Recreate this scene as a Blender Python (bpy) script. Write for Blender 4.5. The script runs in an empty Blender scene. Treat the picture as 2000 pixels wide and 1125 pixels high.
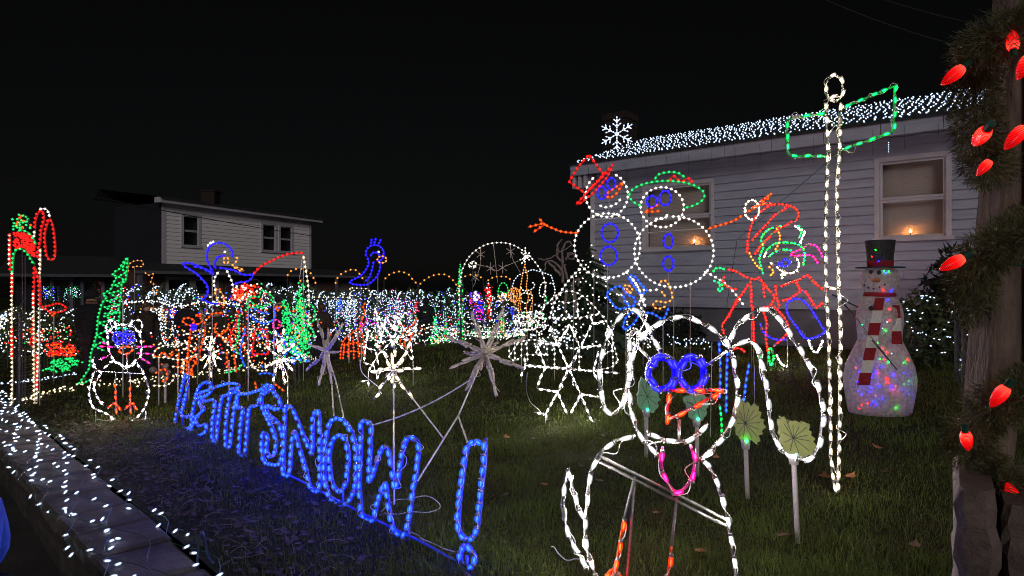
import bpy, math, random
import numpy as np
from mathutils import Vector, Quaternion, Matrix

R = math.radians
scene = bpy.context.scene
random.seed(7)
rng = np.random.default_rng(7)

# ------------------------------------------------------------------ camera
CH, FPX = 1.6, 1250.0
cam_d = bpy.data.cameras.new('camera')
cam = bpy.data.objects.new('camera', cam_d)
scene.collection.objects.link(cam)
cam.location = (0, 0, CH)
cam.rotation_euler = (R(90), 0, 0)
cam_d.sensor_width = 36.0
cam_d.lens = 36.0 * FPX / 2000.0
cam_d.clip_start = 0.05
cam_d.clip_end = 600
scene.camera = cam

# ------------------------------------------------------------------ night sky, faint street glow
world = bpy.data.worlds.new('World')
scene.world = world
world.use_nodes = True
wn = world.node_tree
for n in list(wn.nodes):
    wn.nodes.remove(n)
sky = wn.nodes.new('ShaderNodeTexSky')
sky.sky_type = 'NISHITA'
sky.sun_disc = False
sky.sun_elevation = R(22)
sky.sun_rotation = R(172)
hsv = wn.nodes.new('ShaderNodeHueSaturation')
hsv.inputs['Saturation'].default_value = 0.25
bg = wn.nodes.new('ShaderNodeBackground')
bg.inputs['Strength'].default_value = 0.00055
wo = wn.nodes.new('ShaderNodeOutputWorld')
wn.links.new(sky.outputs[0], hsv.inputs['Color'])
wn.links.new(hsv.outputs[0], bg.inputs['Color'])
wn.links.new(bg.outputs[0], wo.inputs['Surface'])

sun_d = bpy.data.lights.new('sun', 'SUN')
sun_d.energy = 0.76
sun_d.angle = R(25)
sun_d.color = (1.0, 0.93, 0.90)
sun = bpy.data.objects.new('sun', sun_d)
scene.collection.objects.link(sun)
sun.location = (1, -10, 8)
sun.rotation_euler = (R(90 - 22), 0, R(8))

vs = scene.view_settings
scene.display_settings.display_device = 'sRGB'
vs.view_transform = 'Standard'
vs.look = 'None'
vs.exposure = 0.0
vs.gamma = 1.0
vs.use_curve_mapping = False

cy = scene.cycles
cy.use_denoising = True
try:
    cy.denoiser = 'OPENIMAGEDENOISE'
    cy.denoising_input_passes = 'RGB_ALBEDO_NORMAL'
except Exception:
    pass
cy.use_adaptive_sampling = False
cy.max_bounces = 5
cy.diffuse_bounces = 2
cy.glossy_bounces = 2
cy.transmission_bounces = 3
cy.transparent_max_bounces = 16
cy.sample_clamp_indirect = 2.0
cy.sample_clamp_direct = 0.0
cy.filter_width = 1.05
cy.caustics_reflective = False
cy.caustics_refractive = False

# ------------------------------------------------------------------ materials
MATS = {}

def new_mat(name):
    m = bpy.data.materials.new(name)
    m.use_nodes = True
    nt = m.node_tree
    for n in list(nt.nodes):
        nt.nodes.remove(n)
    out = nt.nodes.new('ShaderNodeOutputMaterial')
    MATS[name] = m
    return m, nt, out

def ramp(nt, fac, stops):
    r = nt.nodes.new('ShaderNodeValToRGB')
    e = r.color_ramp.elements
    while len(e) < len(stops):
        e.new(0.5)
    for k, (p, c) in enumerate(stops):
        e[k].position = p
        e[k].color = (c[0], c[1], c[2], 1)
    nt.links.new(fac, r.inputs['Fac'])
    return r.outputs['Color']

def noise(nt, scale, detail=4, rough=0.6, coord='Object', stretch=None):
    tc = nt.nodes.new('ShaderNodeTexCoord')
    n = nt.nodes.new('ShaderNodeTexNoise')
    n.inputs['Scale'].default_value = scale
    n.inputs['Detail'].default_value = detail
    n.inputs['Roughness'].default_value = rough
    src = tc.outputs[coord]
    if stretch:
        mp = nt.nodes.new('ShaderNodeMapping')
        mp.inputs['Scale'].default_value = stretch
        nt.links.new(src, mp.inputs['Vector'])
        src = mp.outputs['Vector']
    nt.links.new(src, n.inputs['Vector'])
    return n.outputs['Fac']

def surf(name, c1, c2, scale=8.0, rough=0.7, bump=0.0, bscale=None, spec=0.3, metal=0.0, stretch=None, trans=0.0, detail=5):
    m, nt, out = new_mat(name)
    b = nt.nodes.new('ShaderNodeBsdfPrincipled')
    b.inputs['Roughness'].default_value = rough
    b.inputs['Specular IOR Level'].default_value = spec
    b.inputs['Metallic'].default_value = metal
    f = noise(nt, scale, detail, 0.65, stretch=stretch)
    col = ramp(nt, f, [(0.3, c1), (0.7, c2)])
    nt.links.new(col, b.inputs['Base Color'])
    if bump:
        bn = nt.nodes.new('ShaderNodeBump')
        bn.inputs['Strength'].default_value = bump
        bn.inputs['Distance'].default_value = 0.02
        nt.links.new(noise(nt, bscale or scale * 4, 6, 0.7, stretch=stretch), bn.inputs['Height'])
        nt.links.new(bn.outputs[0], b.inputs['Normal'])
    if trans:
        t = nt.nodes.new('ShaderNodeBsdfTranslucent')
        nt.links.new(col, t.inputs['Color'])
        mx = nt.nodes.new('ShaderNodeMixShader')
        mx.inputs[0].default_value = trans
        nt.links.new(b.outputs[0], mx.inputs[1])
        nt.links.new(t.outputs[0], mx.inputs[2])
        nt.links.new(mx.outputs[0], out.inputs['Surface'])
    else:
        nt.links.new(b.outputs[0], out.inputs['Surface'])
    return m

def glow_core(name, c, s):
    m, nt, out = new_mat(name)
    e = nt.nodes.new('ShaderNodeEmission')
    e.inputs['Color'].default_value = (*c, 1)
    e.inputs['Strength'].default_value = s
    nt.links.new(e.outputs[0], out.inputs['Surface'])
    return m

def glow_shell(name, c, s, fac):
    """the tinted plastic sleeve round a bulb: mostly clear, glowing with the bulb's light"""
    m, nt, out = new_mat(name)
    e = nt.nodes.new('ShaderNodeEmission')
    e.inputs['Color'].default_value = (*c, 1)
    e.inputs['Strength'].default_value = s
    t = nt.nodes.new('ShaderNodeBsdfTransparent')
    mx = nt.nodes.new('ShaderNodeMixShader')
    mx.inputs[0].default_value = fac
    nt.links.new(t.outputs[0], mx.inputs[1])
    nt.links.new(e.outputs[0], mx.inputs[2])
    nt.links.new(mx.outputs[0], out.inputs['Surface'])
    m.cycles.emission_sampling = 'NONE'
    return m

#        core colour, strength, glow colour, strength
LIGHTS = {
    'white':   ((1.0, 0.94, 0.84), 520.0, (0.95, 0.97, 1.0), 0.95, .36),
    'warm':    ((1.0, 0.84, 0.55), 260.0, (1.0, 0.82, 0.52), 0.9, .36),
    'ice':     ((0.62, 0.78, 1.0), 30.0, (0.50, 0.64, 1.0), 0.9, .42),
    'azure':   ((0.0010, 0.0026, 1.0), 310.0, (0.022, 0.125, 1.0), 1.7, .55),
    'deep':    ((0.0015, 0.0015, 1.0), 170.0, (0.030, 0.020, 1.0), 1.4, .5),
    'red':     ((1.0, 0.0025, 0.001), 130.0, (1.0, 0.012, 0.012), 1.2, .45),
    'orange':  ((1.0, 0.006, 0.001), 150.0, (1.0, 0.060, 0.007), 1.3, .45),
    'green':   ((0.0015, 1.0, 0.03), 80.0, (0.0, 0.62, 0.12), 1.0, .45),
    'magenta': ((1.0, 0.003, 0.05), 110.0, (0.95, 0.010, 0.36), 1.2, .45),
    'amber':   ((1.0, 0.14, 0.01), 30.0, (1.0, 0.27, 0.025), 0.9, .42),
}
for k, (c, s, g, gs, fc) in LIGHTS.items():
    glow_core(k + '_light', c, s)
    glow_shell(k + '_sleeve', g, gs, fc)
# the same bulbs further off: less bright
FAR = {'white': ((1.0, 0.93, 0.78), 4.6), 'warm': ((1.0, 0.80, 0.46), 4.2), 'ice': ((0.60, 0.76, 1.0), 4.4), 'azure': ((0.01, 0.07, 1.0), 5.0), 'deep': ((0.014, 0.011, 1.0), 5.0),
       'red': ((1.0, 0.010, 0.007), 4.5), 'orange': ((1.0, 0.065, 0.006), 4.2), 'green': ((0.03, 1.0, 0.20), 2.0), 'magenta': ((1.0, 0.05, 0.42), 3.0), 'amber': ((1.0, 0.34, 0.05), 2.8)}
for k, (c, s) in FAR.items():
    glow_core(k + '_far_light', c, s)
    glow_shell(k + '_far_sleeve', LIGHTS[k][2], LIGHTS[k][3] * 0.6, 0.30)
surf('white_metal', (0.50, 0.47, 0.47), (0.64, 0.60, 0.60), 30, 0.4, spec=0.5)
surf('clear_plastic', (0.14, 0.135, 0.135), (0.26, 0.25, 0.25), 60, 0.2, spec=0.7)
surf('unlit_tube', (0.44, 0.37, 0.31), (0.76, 0.67, 0.59), 40, 0.28, spec=0.6)
surf('white_cord', (0.50, 0.50, 0.53), (0.66, 0.66, 0.70), 40, 0.5)
surf('green_cord', (0.010, 0.07, 0.04), (0.02, 0.11, 0.07), 40, 0.5)
surf('black_cord', (0.012, 0.012, 0.014), (0.02, 0.02, 0.022), 40, 0.5)
surf('black_metal', (0.012, 0.012, 0.013), (0.03, 0.03, 0.03), 30, 0.45, spec=0.5)
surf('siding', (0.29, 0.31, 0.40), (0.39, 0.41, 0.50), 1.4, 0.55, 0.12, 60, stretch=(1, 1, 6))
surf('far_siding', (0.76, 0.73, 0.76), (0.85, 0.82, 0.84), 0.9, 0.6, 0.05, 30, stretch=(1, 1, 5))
surf('white_trim', (0.42, 0.41, 0.46), (0.54, 0.52, 0.57), 3, 0.5, 0.1, 30)
surf('dark_trim', (0.05, 0.05, 0.06), (0.08, 0.08, 0.09), 3, 0.6)
surf('foundation', (0.11, 0.11, 0.13), (0.17, 0.17, 0.20), 3.5, 0.9, 0.4, 22)
surf('shingle', (0.020, 0.020, 0.022), (0.05, 0.05, 0.053), 9, 0.9, 0.5, 50)
surf('red_brick', (0.10, 0.055, 0.045), (0.20, 0.11, 0.09), 6, 0.85, 0.3, 40)
surf('mortar', (0.16, 0.15, 0.14), (0.24, 0.22, 0.20), 8, 0.9)
surf('blind', (0.60, 0.53, 0.50), (0.68, 0.61, 0.57), 3, 0.7, trans=0.25)
surf('dark_room', (0.012, 0.012, 0.015), (0.025, 0.024, 0.03), 2, 0.8)
surf('concrete', (0.035, 0.033, 0.033), (0.075, 0.07, 0.068), 2.2, 0.9, 0.5, 25)
surf('wall_stone', (0.05, 0.044, 0.042), (0.16, 0.14, 0.13), 3.2, 0.85, 0.6, 18, stretch=(1, 1, 3))
surf('wall_stone_dark', (0.035, 0.03, 0.03), (0.09, 0.08, 0.075), 4.0, 0.85, 0.6, 16, stretch=(1, 1, 3))
surf('pillar_stone', (0.09, 0.065, 0.06), (0.24, 0.18, 0.165), 7, 0.85, 0.7, 30)
surf('slate', (0.04, 0.04, 0.055), (0.09, 0.085, 0.10), 8, 0.8, 0.4, 25)
surf('weathered_wood', (0.10, 0.065, 0.05), (0.36, 0.26, 0.22), 9, 0.85, 0.9, 30, stretch=(2.2, 2.2, 0.45), detail=9)
surf('pine_needle', (0.05, 0.062, 0.020), (0.17, 0.16, 0.065), 25, 0.6)
surf('pine_dark', (0.006, 0.012, 0.006), (0.016, 0.026, 0.012), 6, 0.7)
surf('dark_brick', (0.020, 0.013, 0.012), (0.040, 0.026, 0.024), 6, 0.9, 0.3, 40)
surf('night_pine', (0.002, 0.003, 0.002), (0.005, 0.007, 0.004), 6, 0.9)
surf('leafy', (0.03, 0.05, 0.018), (0.09, 0.11, 0.045), 12, 0.65)
surf('bark', (0.05, 0.04, 0.03), (0.12, 0.09, 0.07), 9, 0.9, 0.7, 30)
surf('bare_twig', (0.13, 0.11, 0.10), (0.24, 0.20, 0.18), 20, 0.8)
surf('coat_and_night_black', (0.010, 0.011, 0.016), (0.022, 0.023, 0.032), 20, 0.9)
surf('coat_brown', (0.030, 0.022, 0.018), (0.055, 0.04, 0.033), 20, 0.9)
surf('coat_green', (0.022, 0.026, 0.018), (0.045, 0.048, 0.034), 20, 0.9)
surf('coat_blue', (0.02, 0.07, 0.40), (0.03, 0.10, 0.52), 15, 0.8)
surf('jeans', (0.014, 0.018, 0.032), (0.03, 0.036, 0.055), 30, 0.9)
surf('skin', (0.42, 0.25, 0.18), (0.50, 0.31, 0.23), 12, 0.55)
surf('hair_brown', (0.05, 0.028, 0.016), (0.10, 0.055, 0.032), 40, 0.5, stretch=(1, 1, 0.2))
surf('knit_hat', (0.012, 0.014, 0.018), (0.03, 0.033, 0.04), 60, 0.95, 0.5, 90)
surf('shoe', (0.02, 0.018, 0.016), (0.04, 0.035, 0.03), 20, 0.6)
surf('leaf_green', (0.40, 0.48, 0.17), (0.58, 0.62, 0.28), 7, 0.45, trans=0.3)
surf('leaf_teal', (0.16, 0.46, 0.34), (0.40, 0.58, 0.42), 6, 0.45, trans=0.3)
surf('leaf_vein', (0.05, 0.07, 0.09), (0.08, 0.10, 0.12), 30, 0.6)
surf('dead_leaf', (0.28, 0.11, 0.05), (0.50, 0.23, 0.12), 18, 0.75, trans=0.2)
surf('dead_leaf_dark', (0.10, 0.055, 0.04), (0.22, 0.12, 0.085), 18, 0.8)
surf('litter', (0.030, 0.023, 0.020), (0.11, 0.085, 0.075), 5, 0.85)
surf('felt_red', (0.16, 0.008, 0.014), (0.25, 0.016, 0.024), 40, 0.95)
surf('felt_white', (0.44, 0.41, 0.43), (0.58, 0.54, 0.56), 40, 0.95)
surf('felt_black', (0.012, 0.012, 0.014), (0.04, 0.04, 0.045), 60, 0.8, 0.5, 120)
surf('carrot', (0.55, 0.16, 0.04), (0.66, 0.24, 0.06), 20, 0.7)
surf('hose', (0.02, 0.03, 0.06), (0.04, 0.06, 0.10), 10, 0.2, spec=0.6)

def glass_mat():
    m, nt, out = new_mat('window_glass')
    g = nt.nodes.new('ShaderNodeBsdfGlossy')
    g.inputs['Roughness'].default_value = 0.04
    t = nt.nodes.new('ShaderNodeBsdfTransparent')
    mx = nt.nodes.new('ShaderNodeMixShader')
    mx.inputs[0].default_value = 0.06
    nt.links.new(t.outputs[0], mx.inputs[1])
    nt.links.new(g.outputs[0], mx.inputs[2])
    nt.links.new(mx.outputs[0], out.inputs['Surface'])
glass_mat()

def tinsel_mat():
    """thin sparkling mesh cloth of the lit snowman"""
    m, nt, out = new_mat('tinsel')
    b = nt.nodes.new('ShaderNodeBsdfPrincipled')
    b.inputs['Roughness'].default_value = 0.45
    tc = nt.nodes.new('ShaderNodeTexCoord')
    v = nt.nodes.new('ShaderNodeTexVoronoi')
    v.inputs['Scale'].default_value = 42
    nt.links.new(tc.outputs['Object'], v.inputs['Vector'])
    col = ramp(nt, v.outputs['Color'], [(0.15, (0.48, 0.46, 0.48)), (0.85, (0.78, 0.75, 0.77))])
    nt.links.new(col, b.inputs['Base Color'])
    bn = nt.nodes.new('ShaderNodeBump')
    bn.inputs['Strength'].default_value = 0.25
    bn.inputs['Distance'].default_value = 0.01
    nt.links.new(v.outputs['Distance'], bn.inputs['Height'])
    nt.links.new(bn.outputs[0], b.inputs['Normal'])
    t = nt.nodes.new('ShaderNodeBsdfTranslucent')
    nt.links.new(col, t.inputs['Color'])
    tr = nt.nodes.new('ShaderNodeBsdfTransparent')
    m1 = nt.nodes.new('ShaderNodeMixShader')
    m1.inputs[0].default_value = 0.6
    m2 = nt.nodes.new('ShaderNodeMixShader')
    m2.inputs[0].default_value = 0.12
    nt.links.new(b.outputs[0], m1.inputs[1])
    nt.links.new(t.outputs[0], m1.inputs[2])
    nt.links.new(m1.outputs[0], m2.inputs[1])
    nt.links.new(tr.outputs[0], m2.inputs[2])
    nt.links.new(m2.outputs[0], out.inputs['Surface'])
tinsel_mat()

def lens_mat(name):
    """ribbed translucent red plastic, lit from inside: hotter where the lamp sits, ribbed like cut glass"""
    m, nt, out = new_mat(name)
    b = nt.nodes.new('ShaderNodeBsdfPrincipled')
    b.inputs['Base Color'].default_value = (0.3, 0.004, 0.005, 1)
    b.inputs['Roughness'].default_value = 0.18
    tc = nt.nodes.new('ShaderNodeTexCoord')
    w = nt.nodes.new('ShaderNodeTexWave')
    w.wave_type = 'BANDS'; w.bands_direction = 'Z'
    w.inputs['Scale'].default_value = 85
    w.inputs['Distortion'].default_value = 1.6
    nt.links.new(tc.outputs['Object'], w.inputs['Vector'])
    sep = nt.nodes.new('ShaderNodeSeparateXYZ')
    nt.links.new(tc.outputs['Object'], sep.inputs[0])
    mr = nt.nodes.new('ShaderNodeMapRange')
    mr.inputs['From Min'].default_value = 0.045; mr.inputs['From Max'].default_value = 0.0
    mr.inputs['To Min'].default_value = -0.05; mr.inputs['To Max'].default_value = 0.50
    nt.links.new(sep.outputs[2], mr.inputs['Value'])
    mu = nt.nodes.new('ShaderNodeMath'); mu.operation = 'MULTIPLY_ADD'
    mu.inputs[1].default_value = 0.55
    nt.links.new(w.outputs['Fac'], mu.inputs[0])
    nt.links.new(mr.outputs[0], mu.inputs[2])
    col = ramp(nt, mu.outputs[0], [(0.05, (0.13, 0.0003, 0.0006)), (0.42, (0.46, 0.0012, 0.0016)), (0.80, (0.95, 0.006, 0.007)), (1.0, (1.0, 0.16, 0.09))])
    nt.links.new(col, b.inputs['Emission Color'])
    b.inputs['Emission Strength'].default_value = 1.6
    bn = nt.nodes.new('ShaderNodeBump')
    bn.inputs['Strength'].default_value = 0.5; bn.inputs['Distance'].default_value = 0.002
    nt.links.new(w.outputs['Fac'], bn.inputs['Height'])
    nt.links.new(bn.outputs[0], b.inputs['Normal'])
    nt.links.new(b.outputs[0], out.inputs['Surface'])
lens_mat('red_lens')

def lawn_mat(name, a, b_, c):
    m, nt, out = new_mat(name)
    b = nt.nodes.new('ShaderNodeBsdfPrincipled')
    b.inputs['Roughness'].default_value = 0.9
    b.inputs['Specular IOR Level'].default_value = 0.1
    f1 = noise(nt, 0.9, 4, 0.6)
    f2 = noise(nt, 26, 6, 0.75)
    ad = nt.nodes.new('ShaderNodeMath')
    ad.operation = 'MULTIPLY_ADD'
    ad.inputs[1].default_value = 0.6
    nt.links.new(f2, ad.inputs[0])
    mu = nt.nodes.new('ShaderNodeMath')
    mu.operation = 'MULTIPLY'
    mu.inputs[1].default_value = 0.4
    nt.links.new(f1, mu.inputs[0])
    nt.links.new(mu.outputs[0], ad.inputs[2])
    col = ramp(nt, ad.outputs[0], [(0.36, a), (0.5, b_), (0.64, c)])
    nt.links.new(col, b.inputs['Base Color'])
    bn = nt.nodes.new('ShaderNodeBump')
    bn.inputs['Strength'].default_value = 0.9
    bn.inputs['Distance'].default_value = 0.04
    nt.links.new(f2, bn.inputs['Height'])
    nt.links.new(bn.outputs[0], b.inputs['Normal'])
    nt.links.new(b.outputs[0], out.inputs['Surface'])
lawn_mat('lawn_soil', (0.018, 0.015, 0.010), (0.028, 0.032, 0.013), (0.045, 0.056, 0.018))
surf('grass_blade', (0.070, 0.062, 0.024), (0.105, 0.165, 0.026), 1.7, 0.55, trans=0.3, detail=8)

# ------------------------------------------------------------------ the lie of the land
W0 = np.array([-1.62, 3.55])                 # a point of the lawn's edge over the sidewalk
WD = np.array([-0.7071, 0.7071])             # the edge runs away to the left
WM = np.array([0.7071, 0.7071])              # into the lawn
H0 = np.array([1.62, 13.09])                 # far corner of the near house
HT = np.array([0.791, -0.612])               # along its wall, towards the camera
HN = np.array([-0.612, -0.791])              # out of its wall
SIDEWALK = -0.40

def ground(x, y):
    s = (x - H0[0]) * HN[0] + (y - H0[1]) * HN[1]
    k = np.clip((7.5 - s) / 6.5, 0, 1)
    t = (x - H0[0]) * HT[0] + (y - H0[1]) * HT[1]
    side = np.clip((t + 5.5) / 4.5, 0, 1)
    side = side * side * (3 - 2 * side)
    return 0.62 * k * k * (3 - 2 * k) * side

def ray(px, py):
    return np.array([(px - 1000) / FPX, 1.0, -(py - 562.5) / FPX])

def at(px, py, d):
    r = ray(px, py)
    return np.array([r[0] * d, d, CH + r[2] * d])

def gp(px, py):
    """where the sight line of a pixel meets the ground"""
    r = ray(px, py)
    d = 0.8
    while d < 80:
        if CH + r[2] * d <= ground(r[0] * d, d):
            break
        d += 0.02
    return np.array([r[0] * d, d, float(ground(r[0] * d, d))])

def standing(p0, yaw=0.0):
    """an upright plane through the ground point p0; turns picture outlines into real sizes on it"""
    n = np.array([math.sin(R(yaw)), -math.cos(R(yaw)), 0.0])
    def P(px, py):
        r = ray(px, py)
        c = np.array([0, 0, CH])
        t = ((p0 - c) @ n) / (r @ n)
        return c + r * t
    P.n = n
    P.p0 = p0
    return P

# ------------------------------------------------------------------ mesh building
COL = scene.collection

class MB:
    def __init__(s):
        s.v, s.f, s.m = [], [], []
    def add(s, vs, fs, mi=0):
        b = len(s.v)
        s.v.extend([tuple(map(float, p)) for p in vs])
        for f in fs:
            s.f.append(tuple(b + i for i in f))
            s.m.append(mi)
    def quad(s, a, b, c, d, mi=0):
        s.add([a, b, c, d], [(0, 1, 2, 3)], mi)
    def obox(s, o, ax, ay, az, mi=0):
        """box from corner o with three edge vectors"""
        o, ax, ay, az = map(np.asarray, (o, ax, ay, az))
        p = [o, o + ax, o + ax + ay, o + ay]
        p = p + [q + az for q in p]
        s.add(p, [(3, 2, 1, 0), (4, 5, 6, 7), (0, 1, 5, 4), (1, 2, 6, 5), (2, 3, 7, 6), (3, 0, 4, 7)], mi)
    def cbox(s, c, hx, hy, hz, mi=0):
        s.obox((c[0] - hx, c[1] - hy, c[2] - hz), (2 * hx, 0, 0), (0, 2 * hy, 0), (0, 0, 2 * hz), mi)
    def tube(s, path, r, n=6, mi=0, closed=False, r1=None):
        p = np.asarray(path, float)
        k = len(p)
        if k < 2:
            return
        if closed:
            t = np.roll(p, -1, 0) - np.roll(p, 1, 0)
        else:
            t = np.gradient(p, axis=0)
        t /= np.maximum(np.linalg.norm(t, axis=1, keepdims=True), 1e-9)
        up = np.array([0, 0, 1.0]) if abs(t[0][2]) < 0.9 else np.array([1.0, 0, 0])
        u = np.cross(t[0], up); u /= np.linalg.norm(u)
        vs = []
        for i in range(k):
            u = u - t[i] * (u @ t[i])
            l = np.linalg.norm(u)
            u = u / l if l > 1e-6 else np.cross(t[i], [0.3, 0.5, 0.8])
            w = np.cross(t[i], u)
            rr = r if r1 is None else r + (r1 - r) * i / (k - 1)
            for j in range(n):
                a = 2 * math.pi * j / n
                vs.append(p[i] + rr * (math.cos(a) * u + math.sin(a) * w))
        fs = []
        for i in range(k if closed else k - 1):
            i2 = (i + 1) % k
            for j in range(n):
                j2 = (j + 1) % n
                fs.append((i * n + j, i * n + j2, i2 * n + j2, i2 * n + j))
        if not closed:
            fs.append(tuple(range(n - 1, -1, -1)))
            fs.append(tuple((k - 1) * n + j for j in range(n)))
        s.add(vs, fs, mi)
    def lathe(s, prof, n=12, c=(0, 0, 0), mi=0, sx=1, sy=1):
        vs, fs = [], []
        for r, z in prof:
            for j in range(n):
                a = 2 * math.pi * j / n
                vs.append((c[0] + r * math.cos(a) * sx, c[1] + r * math.sin(a) * sy, c[2] + z))
        for i in range(len(prof) - 1):
            for j in range(n):
                j2 = (j + 1) % n
                fs.append((i * n + j, i * n + j2, (i + 1) * n + j2, (i + 1) * n + j))
        fs.append(tuple(range(n - 1, -1, -1)))
        fs.append(tuple((len(prof) - 1) * n + j for j in range(n)))
        s.add(vs, fs, mi)
    def ball(s, c, r, n=8, k=5, mi=0, sx=1, sy=1, sz=1):
        s.lathe([(r * math.sin(math.pi * (i + 0.15) / (k + 0.3)), -r * sz * math.cos(math.pi * (i + 0.15) / (k + 0.3))) for i in range(k + 1)], n, c, mi, sx, sy)
    def build(s, name, mats, parent=None, root=None, smooth=False, kind=None, label=None):
        me = bpy.data.meshes.new(name)
        v = np.array(s.v, float).reshape(-1, 3)
        if root is not None:
            v = v - np.array(root.location)
        me.from_pydata([tuple(p) for p in v], [], s.f)
        if isinstance(mats, str):
            mats = [mats]
        for m in mats:
            me.materials.append(MATS[m])
        if len(mats) > 1:
            me.polygons.foreach_set('material_index', s.m)
        if smooth:
            me.polygons.foreach_set('use_smooth', [True] * len(me.polygons))
        me.update()
        return link(name, me, parent, kind, label)

def link(name, me, parent=None, kind=None, label=None):
    o = bpy.data.objects.new(name, me)
    COL.objects.link(o)
    if parent is not None:
        o.parent = parent
    if kind:
        o['kind'] = kind
    if label:
        o['label'] = label
    return o

def thing(name, label, cat, loc, group=None):
    o = bpy.data.objects.new(name, None)
    COL.objects.link(o)
    o.empty_display_size = 0.1
    o.location = [float(c) for c in loc]
    tag(o, label, cat, group)
    return o

def tag(o, label, cat, group=None):
    o['label'] = label
    o['category'] = cat
    if group:
        o['group'] = group
    return o

def np_mesh(name, V, F, mats, parent=None, root=None, kind=None, mi=None, smooth=False):
    """big meshes straight from arrays (F: n x 3 or n x 4)"""
    V = np.asarray(V, np.float32)
    if root is not None:
        V = V - np.array(root.location, np.float32)
    F = np.asarray(F, np.int32)
    me = bpy.data.meshes.new(name)
    me.vertices.add(len(V)); me.vertices.foreach_set('co', V.ravel())
    k = F.shape[1]
    me.loops.add(F.size); me.loops.foreach_set('vertex_index', F.ravel())
    me.polygons.add(len(F))
    me.polygons.foreach_set('loop_start', np.arange(0, F.size, k, dtype=np.int32))
    for m in ([mats] if isinstance(mats, str) else mats):
        me.materials.append(MATS[m])
    if mi is not None:
        me.polygons.foreach_set('material_index', np.asarray(mi, np.int32))
    if smooth:
        me.polygons.foreach_set('use_smooth', np.ones(len(F), bool))
    me.update(calc_edges=True)
    me.validate()
    return link(name, me, parent, kind)

# ------------------------------------------------------------------ paths
def smooth_path(pts, closed=False, sub=6):
    p = np.asarray(pts, float)
    k = len(p)
    if k < 3:
        return p
    out = []
    rng_ = range(k) if closed else range(k - 1)
    for i in rng_:
        if closed:
            a, b, c, d = p[(i - 1) % k], p[i], p[(i + 1) % k], p[(i + 2) % k]
        else:
            a, b, c, d = p[max(i - 1, 0)], p[i], p[i + 1], p[min(i + 2, k - 1)]
        for j in range(sub):
            t = j / sub
            out.append(0.5 * ((2 * b) + (c - a) * t + (2 * a - 5 * b + 4 * c - d) * t * t + (3 * b - a - 3 * c + d) * t ** 3))
    if not closed:
        out.append(p[-1])
    return np.array(out)

def resample(path, sp, closed=False, off=0.5):
    p = np.asarray(path, float)
    if closed:
        p = np.vstack([p, p[:1]])
    seg = np.linalg.norm(np.diff(p, axis=0), axis=1)
    L = seg.sum()
    if L < 1e-6:
        return p[:1], np.array([[0, 0, 1.0]])
    n = max(1, int(round(L / sp)))
    cum = np.concatenate([[0], np.cumsum(seg)])
    q, t = [], []
    for i in range(n):
        a = (i + off) * L / n
        k = min(np.searchsorted(cum, a, 'right') - 1, len(seg) - 1)
        f = (a - cum[k]) / max(seg[k], 1e-9)
        q.append(p[k] + (p[k + 1] - p[k]) * f)
        d = p[k + 1] - p[k]
        t.append(d / max(np.linalg.norm(d), 1e-9))
    return np.array(q), np.array(t)

# ------------------------------------------------------------------ bulbs
def bulb_template(r, L, n=7, sleeve=True, collar=True):
    mb = MB()
    h = L / 2
    mb.lathe([(r * 0.15, -h * 0.66), (r * 0.40, -h * 0.45), (r * 0.42, h * 0.15), (r * 0.30, h * 0.45), (r * 0.08, h * 0.66)], n, mi=0)
    if sleeve:
        mb.lathe([(r * 0.75, -h), (r * 1.25, -h * 0.7), (r * 1.35, h * 0.1), (r * 1.05, h * 0.7), (r * 0.4, h * 1.05)], n, mi=1)
    if collar:
        mb.lathe([(r * 1.25, -h * 1.42), (r * 1.3, -h * 1.0)], n, mi=2)
    return mb
TPL = {}

def bulb_mesh(col, r, L):
    key = (col, r, L)
    if key not in TPL:
        mb = bulb_template(r, L)
        me = bpy.data.meshes.new('bulb')
        me.from_pydata(mb.v, [], mb.f)
        mats = [MATS['unlit_tube']] * 3 if col == 'unlit' else [MATS[col + '_light'], MATS[col + '_sleeve'], MATS['clear_plastic']]
        for m in mats:
            me.materials.append(m)
        me.polygons.foreach_set('material_index', mb.m)
        me.polygons.foreach_set('use_smooth', [True] * len(me.polygons))
        TPL[key] = me
    return TPL[key]

def put_bulb(col, r, L, p, t, parent, root, name='bulb'):
    o = link(name, bulb_mesh(col, r, L), parent)
    o.rotation_mode = 'QUATERNION'
    o.location = Vector([float(c) for c in p]) - root.location
    o.rotation_quaternion = Vector([float(c) for c in t]).to_track_quat('Z', 'Y')
    return o

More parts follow.
